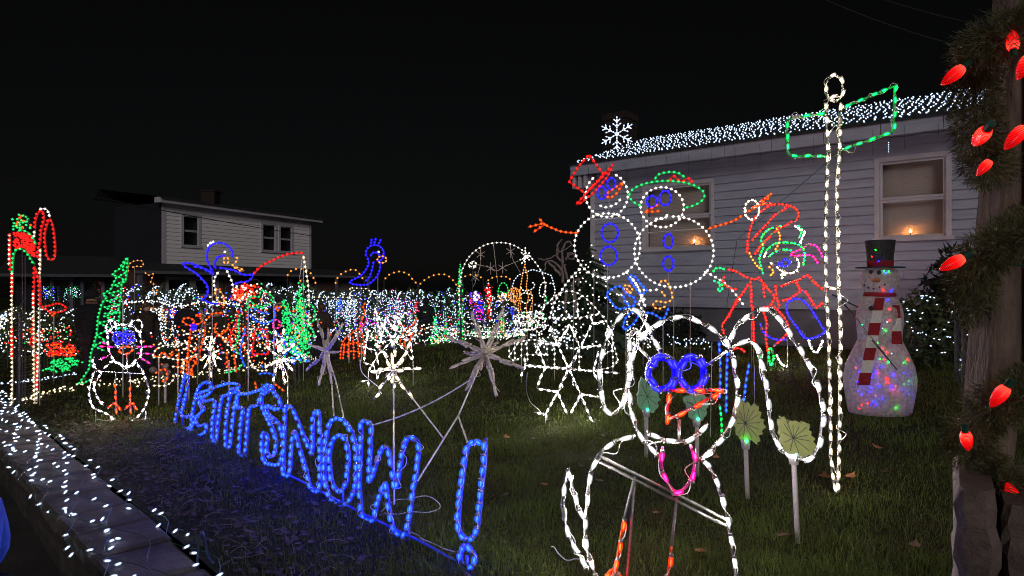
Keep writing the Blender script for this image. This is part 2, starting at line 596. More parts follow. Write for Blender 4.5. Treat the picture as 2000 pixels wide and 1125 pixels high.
def many_bulbs(name, col, pts, parent, root, r=0.012, L=0.03, tang=None, sleeve=True, n=5, kind='stuff', far=True):
    """many small bulbs as one mesh; col may be a list giving each bulb's colour"""
    pts = np.asarray(pts, float)
    k = len(pts)
    if k == 0:
        return None
    r *= 0.78
    mb = MB()
    h = L / 2
    mb.add([(0, 0, -h)] + [(r * math.cos(6.2832 * j / n), r * math.sin(6.2832 * j / n), 0) for j in range(n)] + [(0, 0, h)],
           [(0, 1 + (j + 1) % n, 1 + j) for j in range(n)] + [(n + 1, 1 + j, 1 + (j + 1) % n) for j in range(n)], 0)
    if sleeve:
        q, g = r * 1.7, h * 1.35
        mb.add([(0, 0, -g)] + [(q * math.cos(6.2832 * j / n), q * math.sin(6.2832 * j / n), 0) for j in range(n)] + [(0, 0, g)],
               [(0, 1 + (j + 1) % n, 1 + j) for j in range(n)] + [(n + 1, 1 + j, 1 + (j + 1) % n) for j in range(n)], 1)
    tv = np.array(mb.v); tf = np.array(mb.f, int); tm = np.array(mb.m)
    if tang is None:
        tang = rng.normal(size=(k, 3))
    t = np.asarray(tang, float)
    t = t / np.maximum(np.linalg.norm(t, axis=1, keepdims=True), 1e-9)
    a = np.where(np.abs(t[:, 2:3]) < 0.9, np.array([[0, 0, 1.0]]), np.array([[1.0, 0, 0]]))
    u = np.cross(t, a); u /= np.linalg.norm(u, axis=1, keepdims=True)
    w = np.cross(t, u)
    V = pts[:, None, :] + tv[None, :, 0:1] * u[:, None, :] + tv[None, :, 1:2] * w[:, None, :] + tv[None, :, 2:3] * t[:, None, :]
    F = tf[None] + (np.arange(k) * len(tv))[:, None, None]
    if isinstance(col, str):
        cols, ci = [col], np.zeros(k, int)
    else:
        cols = sorted(set(col)); ci = np.array([cols.index(c) for c in col])
    mats = []
    for c in cols:
        mats += ['unlit_tube', 'unlit_tube'] if c == 'unlit' else [c + '_far_light', c + '_far_sleeve'] if far else [c + '_light', c + '_sleeve']
    mi = (ci[:, None] * 2 + tm[None]).ravel()
    return np_mesh(name, V.reshape(-1, 3), F.reshape(-1, 3), mats, parent, root, kind, mi)

def wander(path, amp, sp, seed):
    """a slack cord that wanders about a rod, with a loose loop now and then"""
    rr = random.Random(seed)
    q, t = resample(path, sp)
    out = []
    for p, d in zip(q, t):
        o = np.array([rr.uniform(-1, 1), rr.uniform(-0.2, 1) * -1, rr.uniform(-1, 1)])
        o = o - d * (o @ d)
        k = amp * (3.0 if rr.random() < 0.16 else 1)
        out.append(p + o * k)
    return smooth_path(out, sub=4) if len(out) > 2 else np.array(out)

CROPS = {'a': (0, 0, 1), 'c1': (0, 360, .25), 'c2': (0, 580, .25), 'c3': (0, 845, .25), 'c4': (320, 440, .25), 'l1': (340, 580, .33), 'l2': (500, 755, .33),
         'g': (780, 440, .2), 'f': (860, 600, .2133), 's1': (1000, 200, .25), 's2': (1000, 400, .25), 'e': (1350, 340, .25),
         'b4': (1140, 580, .2844), 'b5': (1060, 810, .28), 'p6': (1500, 100, .25), 'm7': (1500, 440, .338)}

def pts(crop, s):
    ox, oy, k = CROPS[crop]
    return [(ox + float(a) * k, oy + float(b) * k) for a, b in (w.split(',') for w in s.split())]

def ring(cx, cy, rx, ry, n=14, a0=0, a1=360):
    full = abs(a1 - a0) >= 360
    k = n if full else n + 1
    return [(cx + rx * math.cos(R(a0 + (a1 - a0) * i / n)), cy + ry * math.sin(R(a0 + (a1 - a0) * i / n))) for i in range(k)]

TUBES = {'deep': 'deep_tube', 'azure': 'blue_tube', 'red': 'red_tube', 'orange': 'orange_tube', 'green': 'green_tube', 'magenta': 'magenta_tube'}

def figure(name, label, P, strokes, sp=0.06, r=0.012, L=0.03, single=False, rod=0.004, stakes=(), cat='light figure', group=None, cord=0.0, rodmat='white_metal', base=None):
    """a wire frame figure: each stroke is a part (its rod) that carries its bulbs"""
    p0 = P.p0 if base is None else base
    root = thing(name, label, cat, p0, group)
    rod0 = rod
    for k, st in enumerate(strokes):
        part, col, px = st[:3]
        rod = max(rod0, r * .62) if col in TUBES else rod0
        opt = st[3] if len(st) > 3 else ''
        flags = opt.split('@')[0]
        closed = 'c' in flags
        w = np.array([P(x, y) for x, y in px])
        path = w if 'l' in flags else smooth_path(w, closed)
        mb = MB()
        rp = path if 'l' in flags else path[::2] if len(path) > 8 else path
        if not closed and len(rp) and not np.allclose(rp[-1], path[-1]):
            rp = np.vstack([rp, path[-1:]])
        if 'l' in flags:
            q = np.vstack([path, path[:1]]) if closed else path
            for i in range(len(q) - 1):
                if np.linalg.norm(q[i + 1] - q[i]) > 1e-4:
                    mb.tube([q[i], q[i + 1]], rod, 5)
        else:
            mb.tube(rp, rod, 5, closed=closed)
        rm = opt.split('@')[1] if '@' in opt else TUBES.get(col, rodmat)
        po = mb.build(part, rm, root, root, smooth=True)
        if col is None:
            continue
        bp, bt = resample(path, sp, closed)
        bp = bp + P.n * (rod + r * 0.8)
        if single:
            for p, t in zip(bp, bt):
                p = p + t * random.uniform(-.13, .13) * sp
                t2 = t + np.array([random.uniform(-.12, .12), random.uniform(-.12, .12), random.uniform(-.12, .12)])
                put_bulb('unlit' if random.random() < .03 else col, r, L, p, t2, po, root)
        else:
            many_bulbs('bulbs', col, bp, po, root, r, L, bt)
        if cord and len(path) > 2:
            c = wander(np.vstack([path, path[:1]]) if closed else path, cord, sp * 0.55, hash((len(path), k)) % 999)
            if len(c) > 2:
                cb = MB(); cb.tube(c + P.n * rod, 0.0028, 4)
                cb.build('cord', 'white_cord', po, root, smooth=True)
    for x, y in stakes:
        top = P(x, y)
        mb = MB()
        mb.tube([top, np.array([top[0], top[1], float(ground(top[0], top[1])) - 0.05])], max(rod, 0.004), 5)
        mb.build('stake', rodmat, root, root, smooth=True)
    return root
surf('letter_tube', (0.30, 0.30, 0.42), (0.5, 0.48, 0.55), 30, 0.3, spec=0.6)
surf('cord_red', (0.30, 0.16, 0.14), (0.48, 0.34, 0.32), 30, 0.4, spec=0.5)

def tube_mat(name, base, c, s, fac):
    """coloured plastic tube that carries some of its bulbs' light along"""
    m, nt, out = new_mat(name)
    b = nt.nodes.new('ShaderNodeBsdfPrincipled')
    b.inputs['Base Color'].default_value = (*base, 1)
    b.inputs['Roughness'].default_value = 0.25
    b.inputs['Emission Color'].default_value = (*c, 1)
    b.inputs['Emission Strength'].default_value = s
    nt.links.new(b.outputs[0], out.inputs['Surface'])
    m.cycles.emission_sampling = 'NONE'
tube_mat('green_tube', (0.02, 0.16, 0.05), (0.0, 0.6, 0.09), 0.22, 1)
tube_mat('blue_tube', (0.06, 0.07, 0.35), (0.0, 0.02, 1.0), 0.30, 1)
tube_mat('deep_tube', (0.03, 0.03, 0.45), (0.01, 0.0, 1.0), 0.7, 1)
tube_mat('red_tube', (0.35, 0.03, 0.03), (1.0, 0.008, 0.008), 0.16, 1)
tube_mat('magenta_tube', (0.35, 0.05, 0.2), (1.0, 0.0, 0.4), 0.10, 1)
surf('tree_green', (0.015, 0.035, 0.018), (0.05, 0.085, 0.045), 6, 0.7)

tube_mat('orange_tube', (0.35, 0.08, 0.02), (1.0, 0.05, 0.004), 0.14, 1)
# ================================================================== the setting
def wab(a, b, z=0.0):
    p = W0 + WD * a + WM * b
    return np.array([p[0], p[1], z])

def sheet(name, av, bv, zf, mat):
    A, B = np.meshgrid(av, bv, indexing='ij')
    X = W0[0] + WD[0] * A + WM[0] * B
    Y = W0[1] + WD[1] * A + WM[1] * B
    Z = zf(X, Y)
    V = np.stack([X, Y, Z], -1).reshape(-1, 3)
    na, nb = len(av), len(bv)
    i = np.arange(na - 1)[:, None] * nb + np.arange(nb - 1)[None]
    F = np.stack([i, i + nb, i + nb + 1, i + 1], -1).reshape(-1, 4)[:, ::-1]
    return np_mesh(name, V, F, mat, None, None, 'structure', smooth=True)

def lawn_z(X, Y):
    near = np.exp(-((X * X + Y * Y) / 500.0))
    return ground(X, Y) + near * 0.018 * np.sin(X * 3.1 + np.cos(Y * 2.3) * 2) * np.cos(Y * 2.7 + X)

av = np.concatenate([np.linspace(-110, -14, 14), np.linspace(-13, 24, 150), np.linspace(26, 130, 20)])
bv = np.concatenate([np.linspace(0, 26, 130), np.linspace(27, 140, 24)])
sheet('ground', av, bv, lawn_z, 'lawn_soil')
sheet('pavement', np.linspace(-110, 130, 60), np.concatenate([np.linspace(-120, -6, 16), np.linspace(-5, -0.05, 14)]), lambda X, Y: X * 0 + SIDEWALK, 'concrete')

# ---- low stone retaining wall at the lawn's edge
wall = thing('retaining_wall', 'low grey stone retaining wall along the lawn edge at bottom left', 'wall', wab(2, -0.2, SIDEWALK))
def jbox(mb, o, ax, ay, az, j):
    o, ax, ay, az = map(np.asarray, (o, ax, ay, az))
    c = [o, o + ax, o + ax + ay, o + ay]
    c = c + [q + az for q in c]
    c = [q + np.array([random.uniform(-j, j) for _ in range(3)]) for q in c]
    ctr = sum(c) / 8
    bot = c[:4]
    top = [q + (ctr - q) * np.array([.10, .10, 0]) for q in c[4:]]
    mid = [q - az * 0.16 for q in c[4:]]
    mb.add(bot + mid + top, [(3, 2, 1, 0), (0, 1, 5, 4), (1, 2, 6, 5), (2, 3, 7, 6), (3, 0, 4, 7), (4, 5, 9, 8), (5, 6, 10, 9), (6, 7, 11, 10), (7, 4, 8, 11), (8, 9, 10, 11)])
ad, md = np.array([*WD, 0]), np.array([*WM, 0])
a = -2.6
while a < 10.5:
    l = random.uniform(0.42, 0.62)
    mb = MB()
    jbox(mb, wab(a, -0.46, -0.095), ad * (l - 0.020), md * 0.455, (0, 0, 0.10 + random.uniform(-.008, .008)), 0.011)
    mb.build('coping_stone', 'wall_stone', wall, wall)
    a += l
for c in range(2):
    a = -2.6 - 0.2 * c
    while a < 10.5:
        l = random.uniform(0.3, 0.5)
        mb = MB()
        jbox(mb, wab(a, -0.42 + random.uniform(-.008, .008), SIDEWALK - 0.01 + c * 0.153), ad * (l - 0.014), md * 0.36, (0, 0, 0.148), 0.005)
        mb.build('stone', 'wall_stone_dark', wall, wall)
        a += l

# ---- houses
def siding_wall(root, o, t, n, t0, t1, z0, z1, expo, holes, mat, name='siding_board', proud=0.014):
    """lapped boards, each its own piece, cut round the openings (t0, t1, z0, z1)"""
    o, t, n = np.array([*o, 0.0]), np.array([*t, 0.0]), np.array([*n, 0.0])
    k = int(round((z1 - z0) / expo))
    e = (z1 - z0) / k
    for i in range(k):
        zb, zt = z0 + i * e, z0 + (i + 1) * e + 0.008
        cuts = [(t0, t1)]
        for h0, h1, hz0, hz1 in holes:
            if zt > hz0 + 0.02 and zb < hz1 - 0.02:
                cuts = [q for a_, b_ in cuts for q in ((a_, min(b_, h0)), (max(a_, h1), b_)) if q[1] - q[0] > 0.02]
        for a_, b_ in cuts:
            segs = [(a_, b_)]
            if b_ - a_ > 4.2:
                s = a_ + (b_ - a_) * random.uniform(0.35, 0.65)
                segs = [(a_, s - 0.002), (s + 0.002, b_)]
            for u0, u1 in segs:
                mb = MB()
                w = 0.0015 * random.uniform(-1, 1)
                pr = lambda u, z, d: o + t * u + n * d + np.array([0, 0, z])
                mb.add([pr(u0, zb, 0), pr(u1, zb, 0), pr(u1, zt, 0), pr(u0, zt, 0),
                        pr(u0, zb, proud + w), pr(u1, zb, proud - w), pr(u1, zt, 0.003), pr(u0, zt, 0.003)],
                       [(0, 1, 2, 3), (4, 7, 6, 5), (0, 4, 5, 1), (3, 2, 6, 7), (0, 3, 7, 4), (1, 5, 6, 2)])
                mb.build(name, mat, root, root)

def wall_fn(o, t, n):
    o, t, n = np.array([*o, 0.0]), np.array([*t, 0.0]), np.array([*n, 0.0])
    def B(mb, u0, u1, z0, z1, d0, d1, mi=0):
        mb.obox(o + t * u0 + n * d0 + np.array([0, 0, z0]), t * (u1 - u0), n * (d1 - d0), (0, 0, z1 - z0), mi)
    return B, (lambda u, z, d: o + t * u + n * d + np.array([0, 0, z]))

def sash_window(root, B, Q, u0, u1, z0, z1, fr=0.07, back='dark_room', rails=1, trim='white_trim', blind=None, proud=0.03):
    f = MB()
    B(f, u0 - fr, u0, z0, z1, -0.03, proud); B(f, u1, u1 + fr, z0, z1, -0.03, proud)
    B(f, u0 - fr, u1 + fr, z1, z1 + fr, -0.03, proud + 0.004); B(f, u0 - fr - 0.03, u1 + fr + 0.03, z0 - fr * 0.8, z0, -0.03, proud + 0.035)
    fo = f.build('window', trim, root, root)
    s = MB()
    sw = 0.04
    for k, (za, zb) in enumerate(((z0, (z0 + z1) / 2), ((z0 + z1) / 2, z1)) if rails else ((z0, z1),)):
        d = -0.012 + 0.012 * k
        B(s, u0 + .001, u0 + sw, za + .001, zb - .001, d - 0.012, d); B(s, u1 - sw, u1 - .001, za + .001, zb - .001, d - 0.012, d)
        B(s, u0 + sw, u1 - sw, za + .001, za + sw, d - 0.012, d); B(s, u0 + sw, u1 - sw, zb - sw, zb - .001, d - 0.012, d)
    s.build('sash', trim, fo, root)
    for k, (za, zb) in enumerate(((z0, (z0 + z1) / 2), ((z0 + z1) / 2, z1)) if rails else ((z0, z1),)):
        g = MB()
        B(g, u0 + sw, u1 - sw, za + sw, zb - sw, -0.02 + 0.012 * k, -0.017 + 0.012 * k)
        g.build('pane', 'window_glass', fo, root)
    if blind:
        b = MB()
        h = (z1 - z0) / 46
        for i in range(46):
            za = z0 + i * h
            b.add([Q(u0, za, -0.145), Q(u1, za, -0.145), Q(u1, za + h, -0.155), Q(u0, za + h, -0.155)], [(0, 1, 2, 3)])
        b.build('blind', blind, fo, root)
    bk = MB()
    dd = -0.32
    bk.add([Q(u0, z0, dd), Q(u1, z0, dd), Q(u1, z1, dd), Q(u0, z1, dd), Q(u0, z0, -.03), Q(u1, z0, -.03), Q(u1, z1, -.03), Q(u0, z1, -.03)],
           [(0, 1, 2, 3), (0, 4, 5, 1), (1, 5, 6, 2), (2, 6, 7, 3), (3, 7, 4, 0)])
    bk.build('reveal', back, fo, root)
    return fo

# near house (right)
EZ = 4.0
house = thing('clapboard_house', 'grey clapboard house with net lit roof and candles in its windows', 'house', (H0[0] + 3 * HT[0], H0[1] + 3 * HT[1], 0.6))
B, Q = wall_fn(H0, HT, HN)
def on_wall(px, py):
    r = ray(px, py); c = np.array([0, 0, CH]); n = np.array([*HN, 0]); o = np.array([*H0, 0])
    p = c + r * (((o - c) @ n) / (r @ n))
    return (p - o) @ np.array([*HT, 0]), p[2]
def win_px(x0, y0a, x1, y1a):
    u0, zt = on_wall(x0, y0a); u1, zt2 = on_wall(x1, y1a)
    return u0, u1
w1u0, _ = on_wall(1718, 300); w1u1, _ = on_wall(1848, 300)
_, w1z1 = on_wall(1718, 318); _, w1z0 = on_wall(1718, 466)
w2u0, _ = on_wall(1262, 400); w2u1, _ = on_wall(1389, 400)
_, w2z1 = on_wall(1389, 356); _, w2z0 = on_wall(1389, 482)
LEN = 9.2
SZ0 = 1.30
holes = [(w1u0 - .07, w1u1 + .07, w1z0 - .056, w1z1 + .07), (w2u0 - .07, w2u1 + .07, w2z0 - .056, w2z1 + .07)]
siding_wall(house, H0, HT, HN, 0.10, LEN, SZ0, EZ - 0.10, 0.145, holes, 'siding', proud=0.034)
sh = MB()
for (u0, u1, z0, z1) in [(0, w2u0 - .0, SZ0, EZ), (w2u0, w2u1, SZ0, w2z0), (w2u0, w2u1, w2z1, EZ), (w2u1, w1u0, SZ0, EZ), (w1u0, w1u1, SZ0, w1z0), (w1u0, w1u1, w1z1, EZ), (w1u1, LEN, SZ0, EZ)]:
    B(sh, u0, u1, z0, z1, -0.02, -0.002)
B(sh, 0, 0.02, SZ0, EZ, -6.0, -0.02)
B(sh, LEN - .02, LEN, SZ0, EZ, -6.0, -0.02)
sh.build('wall', 'siding', house, house)
m = MB(); B(m, 0.02, LEN, -0.2, SZ0 - 0.012, -0.25, -0.03); m.build('foundation', 'foundation', house, house)
m = MB(); B(m, 0, LEN, SZ0 - 0.05, SZ0 - 0.002, -0.02, 0.03); m.build('sill_board', 'siding', house, house)
m = MB(); B(m, -0.005, 0.10, SZ0, EZ - .1, -0.02, 0.028); m.build('corner_board', 'white_trim', house, house)
sash_window(house, B, Q, w1u0, w1u1, w1z0, w1z1, blind='blind')
sash_window(house, B, Q, w2u0, w2u1, w2z0, w2z1, blind='blind')
# eave: soffit, fascia in lengths, gutter bar
m = MB(); B(m, -0.22, LEN, EZ - 0.09, EZ - 0.06, 0.0, 0.42); m.build('soffit', 'siding', house, house)
u = -0.22
while u < LEN:
    m = MB(); B(m, u, min(u + 0.78, LEN) - 0.008, EZ - 0.15, EZ + 0.045, 0.421, 0.45); m.build('fascia_board', 'siding', house, house)
    u += 0.78
# little corbels under the eave corner, seen below the rake
for k in range(3):
    m = MB(); B(m, -0.20 + 0.13 * k, -0.14 + 0.13 * k, EZ - 0.40, EZ - 0.15, 0.05, 0.40); m.build('eave_bracket', 'white_trim', house, house)
RZ, RB = 5.16, -3.0
roof = MB()
nrow = 14
for i in range(nrow):
    f0, f1 = i / nrow, (i + 1) / nrow
    d0, d1 = 0.47 + (RB - 0.47) * f0, 0.47 + (RB - 0.47) * f1
    z0, z1 = EZ + 0.05 + (RZ - EZ) * f0, EZ + 0.05 + (RZ - EZ) * f1
    roof.add([Q(-0.24, z0 + .022, d0), Q(LEN, z0 + .022, d0), Q(LEN, z1, d1), Q(-0.24, z1, d1), Q(-0.24, z0 - .01, d0), Q(LEN, z0 - .01, d0)],
             [(0, 1, 2, 3), (4, 5, 1, 0)])
roof.add([Q(-0.24, RZ + .05, RB), Q(LEN, RZ + .05, RB), Q(LEN, EZ, RB - 3.4), Q(-0.24, EZ, RB - 3.4)], [(0, 1, 2, 3)])
ro = roof.build('roof', 'shingle', house, house)
ch = MB()
c0 = at(1212, 262, 15.9)
for k in range(7):
    w_ = 0.30 + (0.03 if k == 6 else random.uniform(-.006, .006))
    z_ = RZ - 0.45 + k * 0.17
    p = [np.array([c0[0], c0[1], z_]) + np.array([*HT, 0]) * a_ * w_ + np.array([*HN, 0]) * b_ * w_ for a_, b_ in ((-1, -1), (1, -1), (1, 1), (-1, 1))]
    ch.add(p + [q + np.array([0, 0, .16]) for q in p], [(3, 2, 1, 0), (4, 5, 6, 7), (0, 1, 5, 4), (1, 2, 6, 5), (2, 3, 7, 6), (3, 0, 4, 7)])
ch.build('chimney', 'dark_brick', ro, house)

def candle(px, py, label):
    u, z = on_wall(px, py)
    p = Q(u, z, -0.05)
    root = thing('window_candle', label, 'candle', Q(u, z - 0.12, -0.075), 'electric candles in the house windows')
    m = MB(); m.lathe([(0.035, -0.13), (0.03, -0.115), (0.011, -0.11), (0.011, -0.02)], 8, p); m.build('candlestick', 'coat_brown', root, root, smooth=True)
    m = MB(); m.lathe([(0.006, -0.016), (0.012, 0.0), (0.010, 0.012), (0.003, 0.03)], 8, p); m.build('flame_bulb', 'candle_light', root, root, smooth=True)
glow_core('candle_light', (1.0, 0.36, 0.08), 190)
candle(1777, 452, 'lit electric candle behind the blind of the right hand house window')
candle(1354, 471, 'lit electric candle in the window behind the second snowman')

# net lights on the roof
net = thing('roof_net_lights', 'icy white net lights covering the front slope of the near roof', 'net lights', Q(4, EZ + .3, 0))
rp = []
u = -0.2
k = 0
while u < LEN - 1.2:
    for i in range(19):
        f = (i + (0.5 if k % 2 else 0)) / 19
        uu, ff = u + random.uniform(-.035, .035), f + random.uniform(-.017, .017)
        if 0.01 < ff < 1 and random.random() < 0.93:
            rp.append(Q(uu, EZ + .05 + (RZ - EZ) * ff + .05, 0.47 + (RB - .47) * ff))
    u += 0.118; k += 1
many_bulbs('bulbs', 'ice', rp, net, net, 0.0150, 0.024, n=6)
cm = MB()
for i in range(9):
    f = (i + .5) / 9
    q = [Q(uu, EZ + .05 + (RZ - EZ) * ff + .035, 0.47 + (RB - .47) * ff) for uu, ff in ((x_, f + (0.03 if j % 2 else -.03)) for j, x_ in enumerate(np.arange(-.3, LEN - 1.2, .25)))]
    cm.tube(q, 0.003, 3)
cm.build('net_cord', 'green_cord', net, net)
il = thing('icicle_light_string', 'thin dark string of mostly unlit icicle lights under the eave', 'light string', Q(4, EZ - .2, .46))
m = MB(); m.tube([Q(uu, EZ - .17 - .025 * math.sin(j * 1.9) ** 2, .462) for j, uu in enumerate(np.arange(-.3, LEN, .16))], .0035, 4)
for uu in np.arange(-.2, LEN, .41):
    m.tube([Q(uu, EZ - .02, .465), Q(uu + .01, EZ - .17, .465), Q(uu + .004, EZ - .17 - random.uniform(.06, .3), .465)], .0025, 3)
m.build('cord', 'black_cord', il, il)
uu, zz = on_wall(1708, 285)
many_bulbs('bulbs', 'ice', [Q(uu + .25, EZ - .25 - k * .028, .47) for k in range(6)] + [Q(uu - 1.05, EZ - .33, .47), Q(uu + 2.0, EZ - .3, .47)], il, il, .007, .016)

# snowflake on the roof
def flat_flake(name, label, C, n, R_, col, sp, r, L, single=False, group=None, rod=.006, branch=((0.42, 0.30), (0.70, 0.22)), closed_hex=False, a0=90, foot=True, tip=0.0):
    n = np.asarray(n, float); u = np.cross([0, 0, 1.0], n); u /= np.linalg.norm(u); w = np.cross(n, u)
    root = thing(name, label, 'snowflake', (C[0], C[1], ground(C[0], C[1]) if foot else C[2]), group)
    D = lambda ang: math.cos(R(ang)) * u + math.sin(R(ang)) * w
    for k in range(6):
        an = a0 + 60 * k
        segs = [[C, C + D(an) * R_]]
        for f, l in branch:
            for sgn in (-1, 1):
                segs.append([C + D(an) * R_ * f, C + D(an) * R_ * f + D(an + sgn * 52) * R_ * l])
        if tip:
            segs.append([C + D(an) * R_ * .98 + D(an + 90) * R_ * tip, C + D(an) * R_ * .98 - D(an + 90) * R_ * tip])
        mb = MB()
        for s_ in segs:
            mb.tube(s_, rod, 5)
        po = mb.build('arm', 'white_metal', root, root)
        bp, bt = [], []
        for s_ in segs:
            q, t = resample(s_, sp, off=0.62)
            bp += list(q + n * (rod + r * .7)); bt += list(t)
        if single:
            for p, t in zip(bp, bt):
                put_bulb(col, r, L, p, t, po, root)
        else:
            many_bulbs('bulbs', col, bp, po, root, r, L, bt)
    if foot:
        mb = MB(); mb.tube([C, np.array([C[0], C[1], float(ground(C[0], C[1])) - .05])], rod, 5); mb.build('stake', 'white_metal', root, root)
    return root
rs = flat_flake('roof_snowflake', 'icy white rope light snowflake standing beside the near house chimney', at(1205, 262, 14.6), (-.25, -.97, 0), 0.40, 'ice', 0.055, .017, .05, rod=.012, foot=False)
m = MB(); m.tube([at(1205, 262, 14.62), np.array([*at(1205, 262, 14.62)[:2], 4.75])], .012, 5); m.build('stake', 'white_metal', rs, rs)

# ---- far house (left): two storeys, long brick ground floor with a porch
FH0 = np.array([-14.55, 26.6]); fv = np.array([-10.75, 34.2]) - FH0
FL = float(np.linalg.norm(fv)); FT = fv / FL; FN = np.array([FT[1], -FT[0]])
fhouse = thing('far_house', 'pale clapboard house across the yard with a dark brick ground floor', 'house', (FH0[0] + FT[0] * 4, FH0[1] + FT[1] * 4, 0))
B2, Q2 = wall_fn(FH0, FT, FN)
def on_far(px, py):
    r = ray(px, py); c = np.array([0, 0, CH]); n = np.array([*FN, 0]); o = np.array([*FH0, 0])
    p = c + r * (((o - c) @ n) / (r @ n))
    return (p - o) @ np.array([*FT, 0]), p[2]
fz0, fz1 = 2.62, 5.15
fw = []
for xa, ya, xb, yb in ((358, 421, 387, 479), (513, 438, 537, 489), (547, 442, 569, 491)):
    ua, zt = on_far(xa, ya); ub, _ = on_far(xb, ya); _, zb = on_far(xa, yb)
    fw.append((ua, ub, zb, zt))
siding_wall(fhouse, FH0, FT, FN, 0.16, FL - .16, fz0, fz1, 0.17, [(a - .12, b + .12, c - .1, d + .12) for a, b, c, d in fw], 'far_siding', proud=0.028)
us = sorted(fw)
m = MB()
prev = 0
for a, b, c, d in us:
    B2(m, prev, a, fz0, fz1, -.03, -.002); B2(m, a, b, fz0, c, -.03, -.002); B2(m, a, b, d, fz1, -.03, -.002); prev = b
B2(m, prev, FL, fz0, fz1, -.03, -.002)
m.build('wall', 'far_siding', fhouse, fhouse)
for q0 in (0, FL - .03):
    m = MB(); B2(m, q0, q0 + .03, 0, fz1, -3.2, -.04); m.build('end_wall', 'coat_and_night_black', fhouse, fhouse)  # near-black colour stands in for the unlit end of the house
for a, b in ((0, .16), (FL - .16, FL)):
    m = MB(); B2(m, a, b, fz0, fz1, -.03, .035); m.build('corner_board', 'white_trim', fhouse, fhouse)
for a, b, c, d in fw:
    sash_window(fhouse, B2, Q2, a, b, c, d, fr=.12, proud=.045)
m = MB(); B2(m, -.35, FL + .45, fz1 - .04, fz1 + .18, .03, .42); m.build('fascia_board', 'white_trim', fhouse, fhouse)
m = MB()
m.add([Q2(-.4, fz1 + .18, .5), Q2(FL + .5, fz1 + .18, .5), Q2(FL + .5, fz1 + .75, -3.6), Q2(-.4, fz1 + .75, -3.6), Q2(-.4, fz1 + .3, -4.0), Q2(FL + .5, fz1 + .3, -4.0),
       Q2(-.4, fz1 + .10, .5), Q2(FL + .5, fz1 + .10, .5)], [(0, 1, 2, 3), (3, 2, 5, 4), (6, 7, 1, 0)])
fr = m.build('roof', 'shingle', fhouse, fhouse)
c0 = at(412, 388, 31.5); m = MB(); m.cbox((c0[0], c0[1], c0[2] - .25), .32, .32, .55); m.cbox((c0[0], c0[1], c0[2] + .34), .38, .38, .04); m.build('chimney', 'dark_brick', fr, fhouse)
PU = on_far(240, 530)[0]
# lower storey, a little proud and darker, its own shed roof line
g = MB()
lw = []
for xa, ya, xb, yb in ((328, 545, 372, 575), (381, 547, 423, 577), (525, 548, 566, 580)):
    ua, zt = on_far(xa, ya); ub, _ = on_far(xb, ya); _, zb = on_far(xa, yb)
    lw.append((ua, ub, max(zb, .9), zt))
prev = PU + .3
for a, b, c, d in sorted(lw):
    B2(g, prev, a, 0, 2.3, -.08, .0); B2(g, a, b, 0, c, -.08, .0); B2(g, a, b, d, 2.3, -.08, .0); prev = b
B2(g, prev, FL + 4, 0, 2.3, -.08, .0)
g.build('brick_storey', 'mortar', fhouse, fhouse)
br = MB()
for i in range(30):
    z = .02 + i * .076
    u = -2 + (.11 if i % 2 else 0)
    while u < FL + 2:
        if not any(u + .2 > a - .12 and u < b + .12 and z + .07 > c - .1 and z < d + .12 for a, b, c, d in lw):
            B2(br, u, u + .205, z, z + .063, 0, .012)
        u += .216
br.build('bricks', 'red_brick', fhouse, fhouse, kind='stuff')
for a, b, c, d in lw:
    sash_window(fhouse, B2, Q2, a, b, c, d, fr=.1, proud=.05, rails=0)
m = MB()
m.add([Q2(PU, 2.28, .75), Q2(FL + 4.2, 2.28, .75), Q2(FL + 4.2, 2.62, -.0), Q2(PU, 2.62, -.0)], [(0, 1, 2, 3)])
m.build('porch_roof', 'shingle', fhouse, fhouse)
m = MB(); B2(m, PU, FL + 4.2, 2.17, 2.29, .70, .76); m.build('porch_fascia', 'foundation', fhouse, fhouse)
for u in (PU + .2, FL + 1.2, FL + 3.9):
    m = MB(); B2(m, u, u + .14, 0, 2.14, .58, .70); m.build('porch_post', 'foundation', fhouse, fhouse)
# low wing on the left with two dark windows
wing = thing('far_house_wing', 'low dark house wing at far left with wide windows under a sagging eave', 'house', at(130, 640, 25) * np.array([1, 1, 0]))
wo_ = at(30, 600, 24.5)[:2]; w1_ = at(235, 600, 26.3)[:2]
WL = float(np.linalg.norm(w1_ - wo_)); WT = (w1_ - wo_) / WL; WN = np.array([WT[1], -WT[0]])
B3, Q3 = wall_fn(wo_, WT, WN)
m = MB(); ww = [(1.15, 1.75, .75, 1.95), (2.15, 2.8, .75, 1.9)]
prev = 0
for a, b, c, d in ww:
    B3(m, prev, a, 0, 2.2, -.1, 0); B3(m, a, b, 0, c, -.1, 0); B3(m, a, b, d, 2.2, -.1, 0); prev = b
B3(m, prev, WL, 0, 2.2, -.1, 0); m.build('wall', 'coat_and_night_black', wing, wing)
for a, b, c, d in ww:
    sash_window(wing, B3, Q3, a, b, c, d, fr=.08, rails=0, trim='foundation')
m = MB(); m.add([Q3(-.5, 2.15, .7), Q3(WL + .3, 2.15, .7), Q3(WL + .3, 3.0, -3), Q3(-.5, 3.0, -3), Q3(-.5, 2.05, .7), Q3(WL + .3, 2.05, .7)], [(0, 1, 2, 3), (4, 5, 1, 0)]); m.build('roof', 'shingle', wing, wing)
m = MB(); B3(m, -.5, WL + .3, 2.03, 2.14, .70, .75); m.build('fascia_board', 'dark_trim', wing, wing)

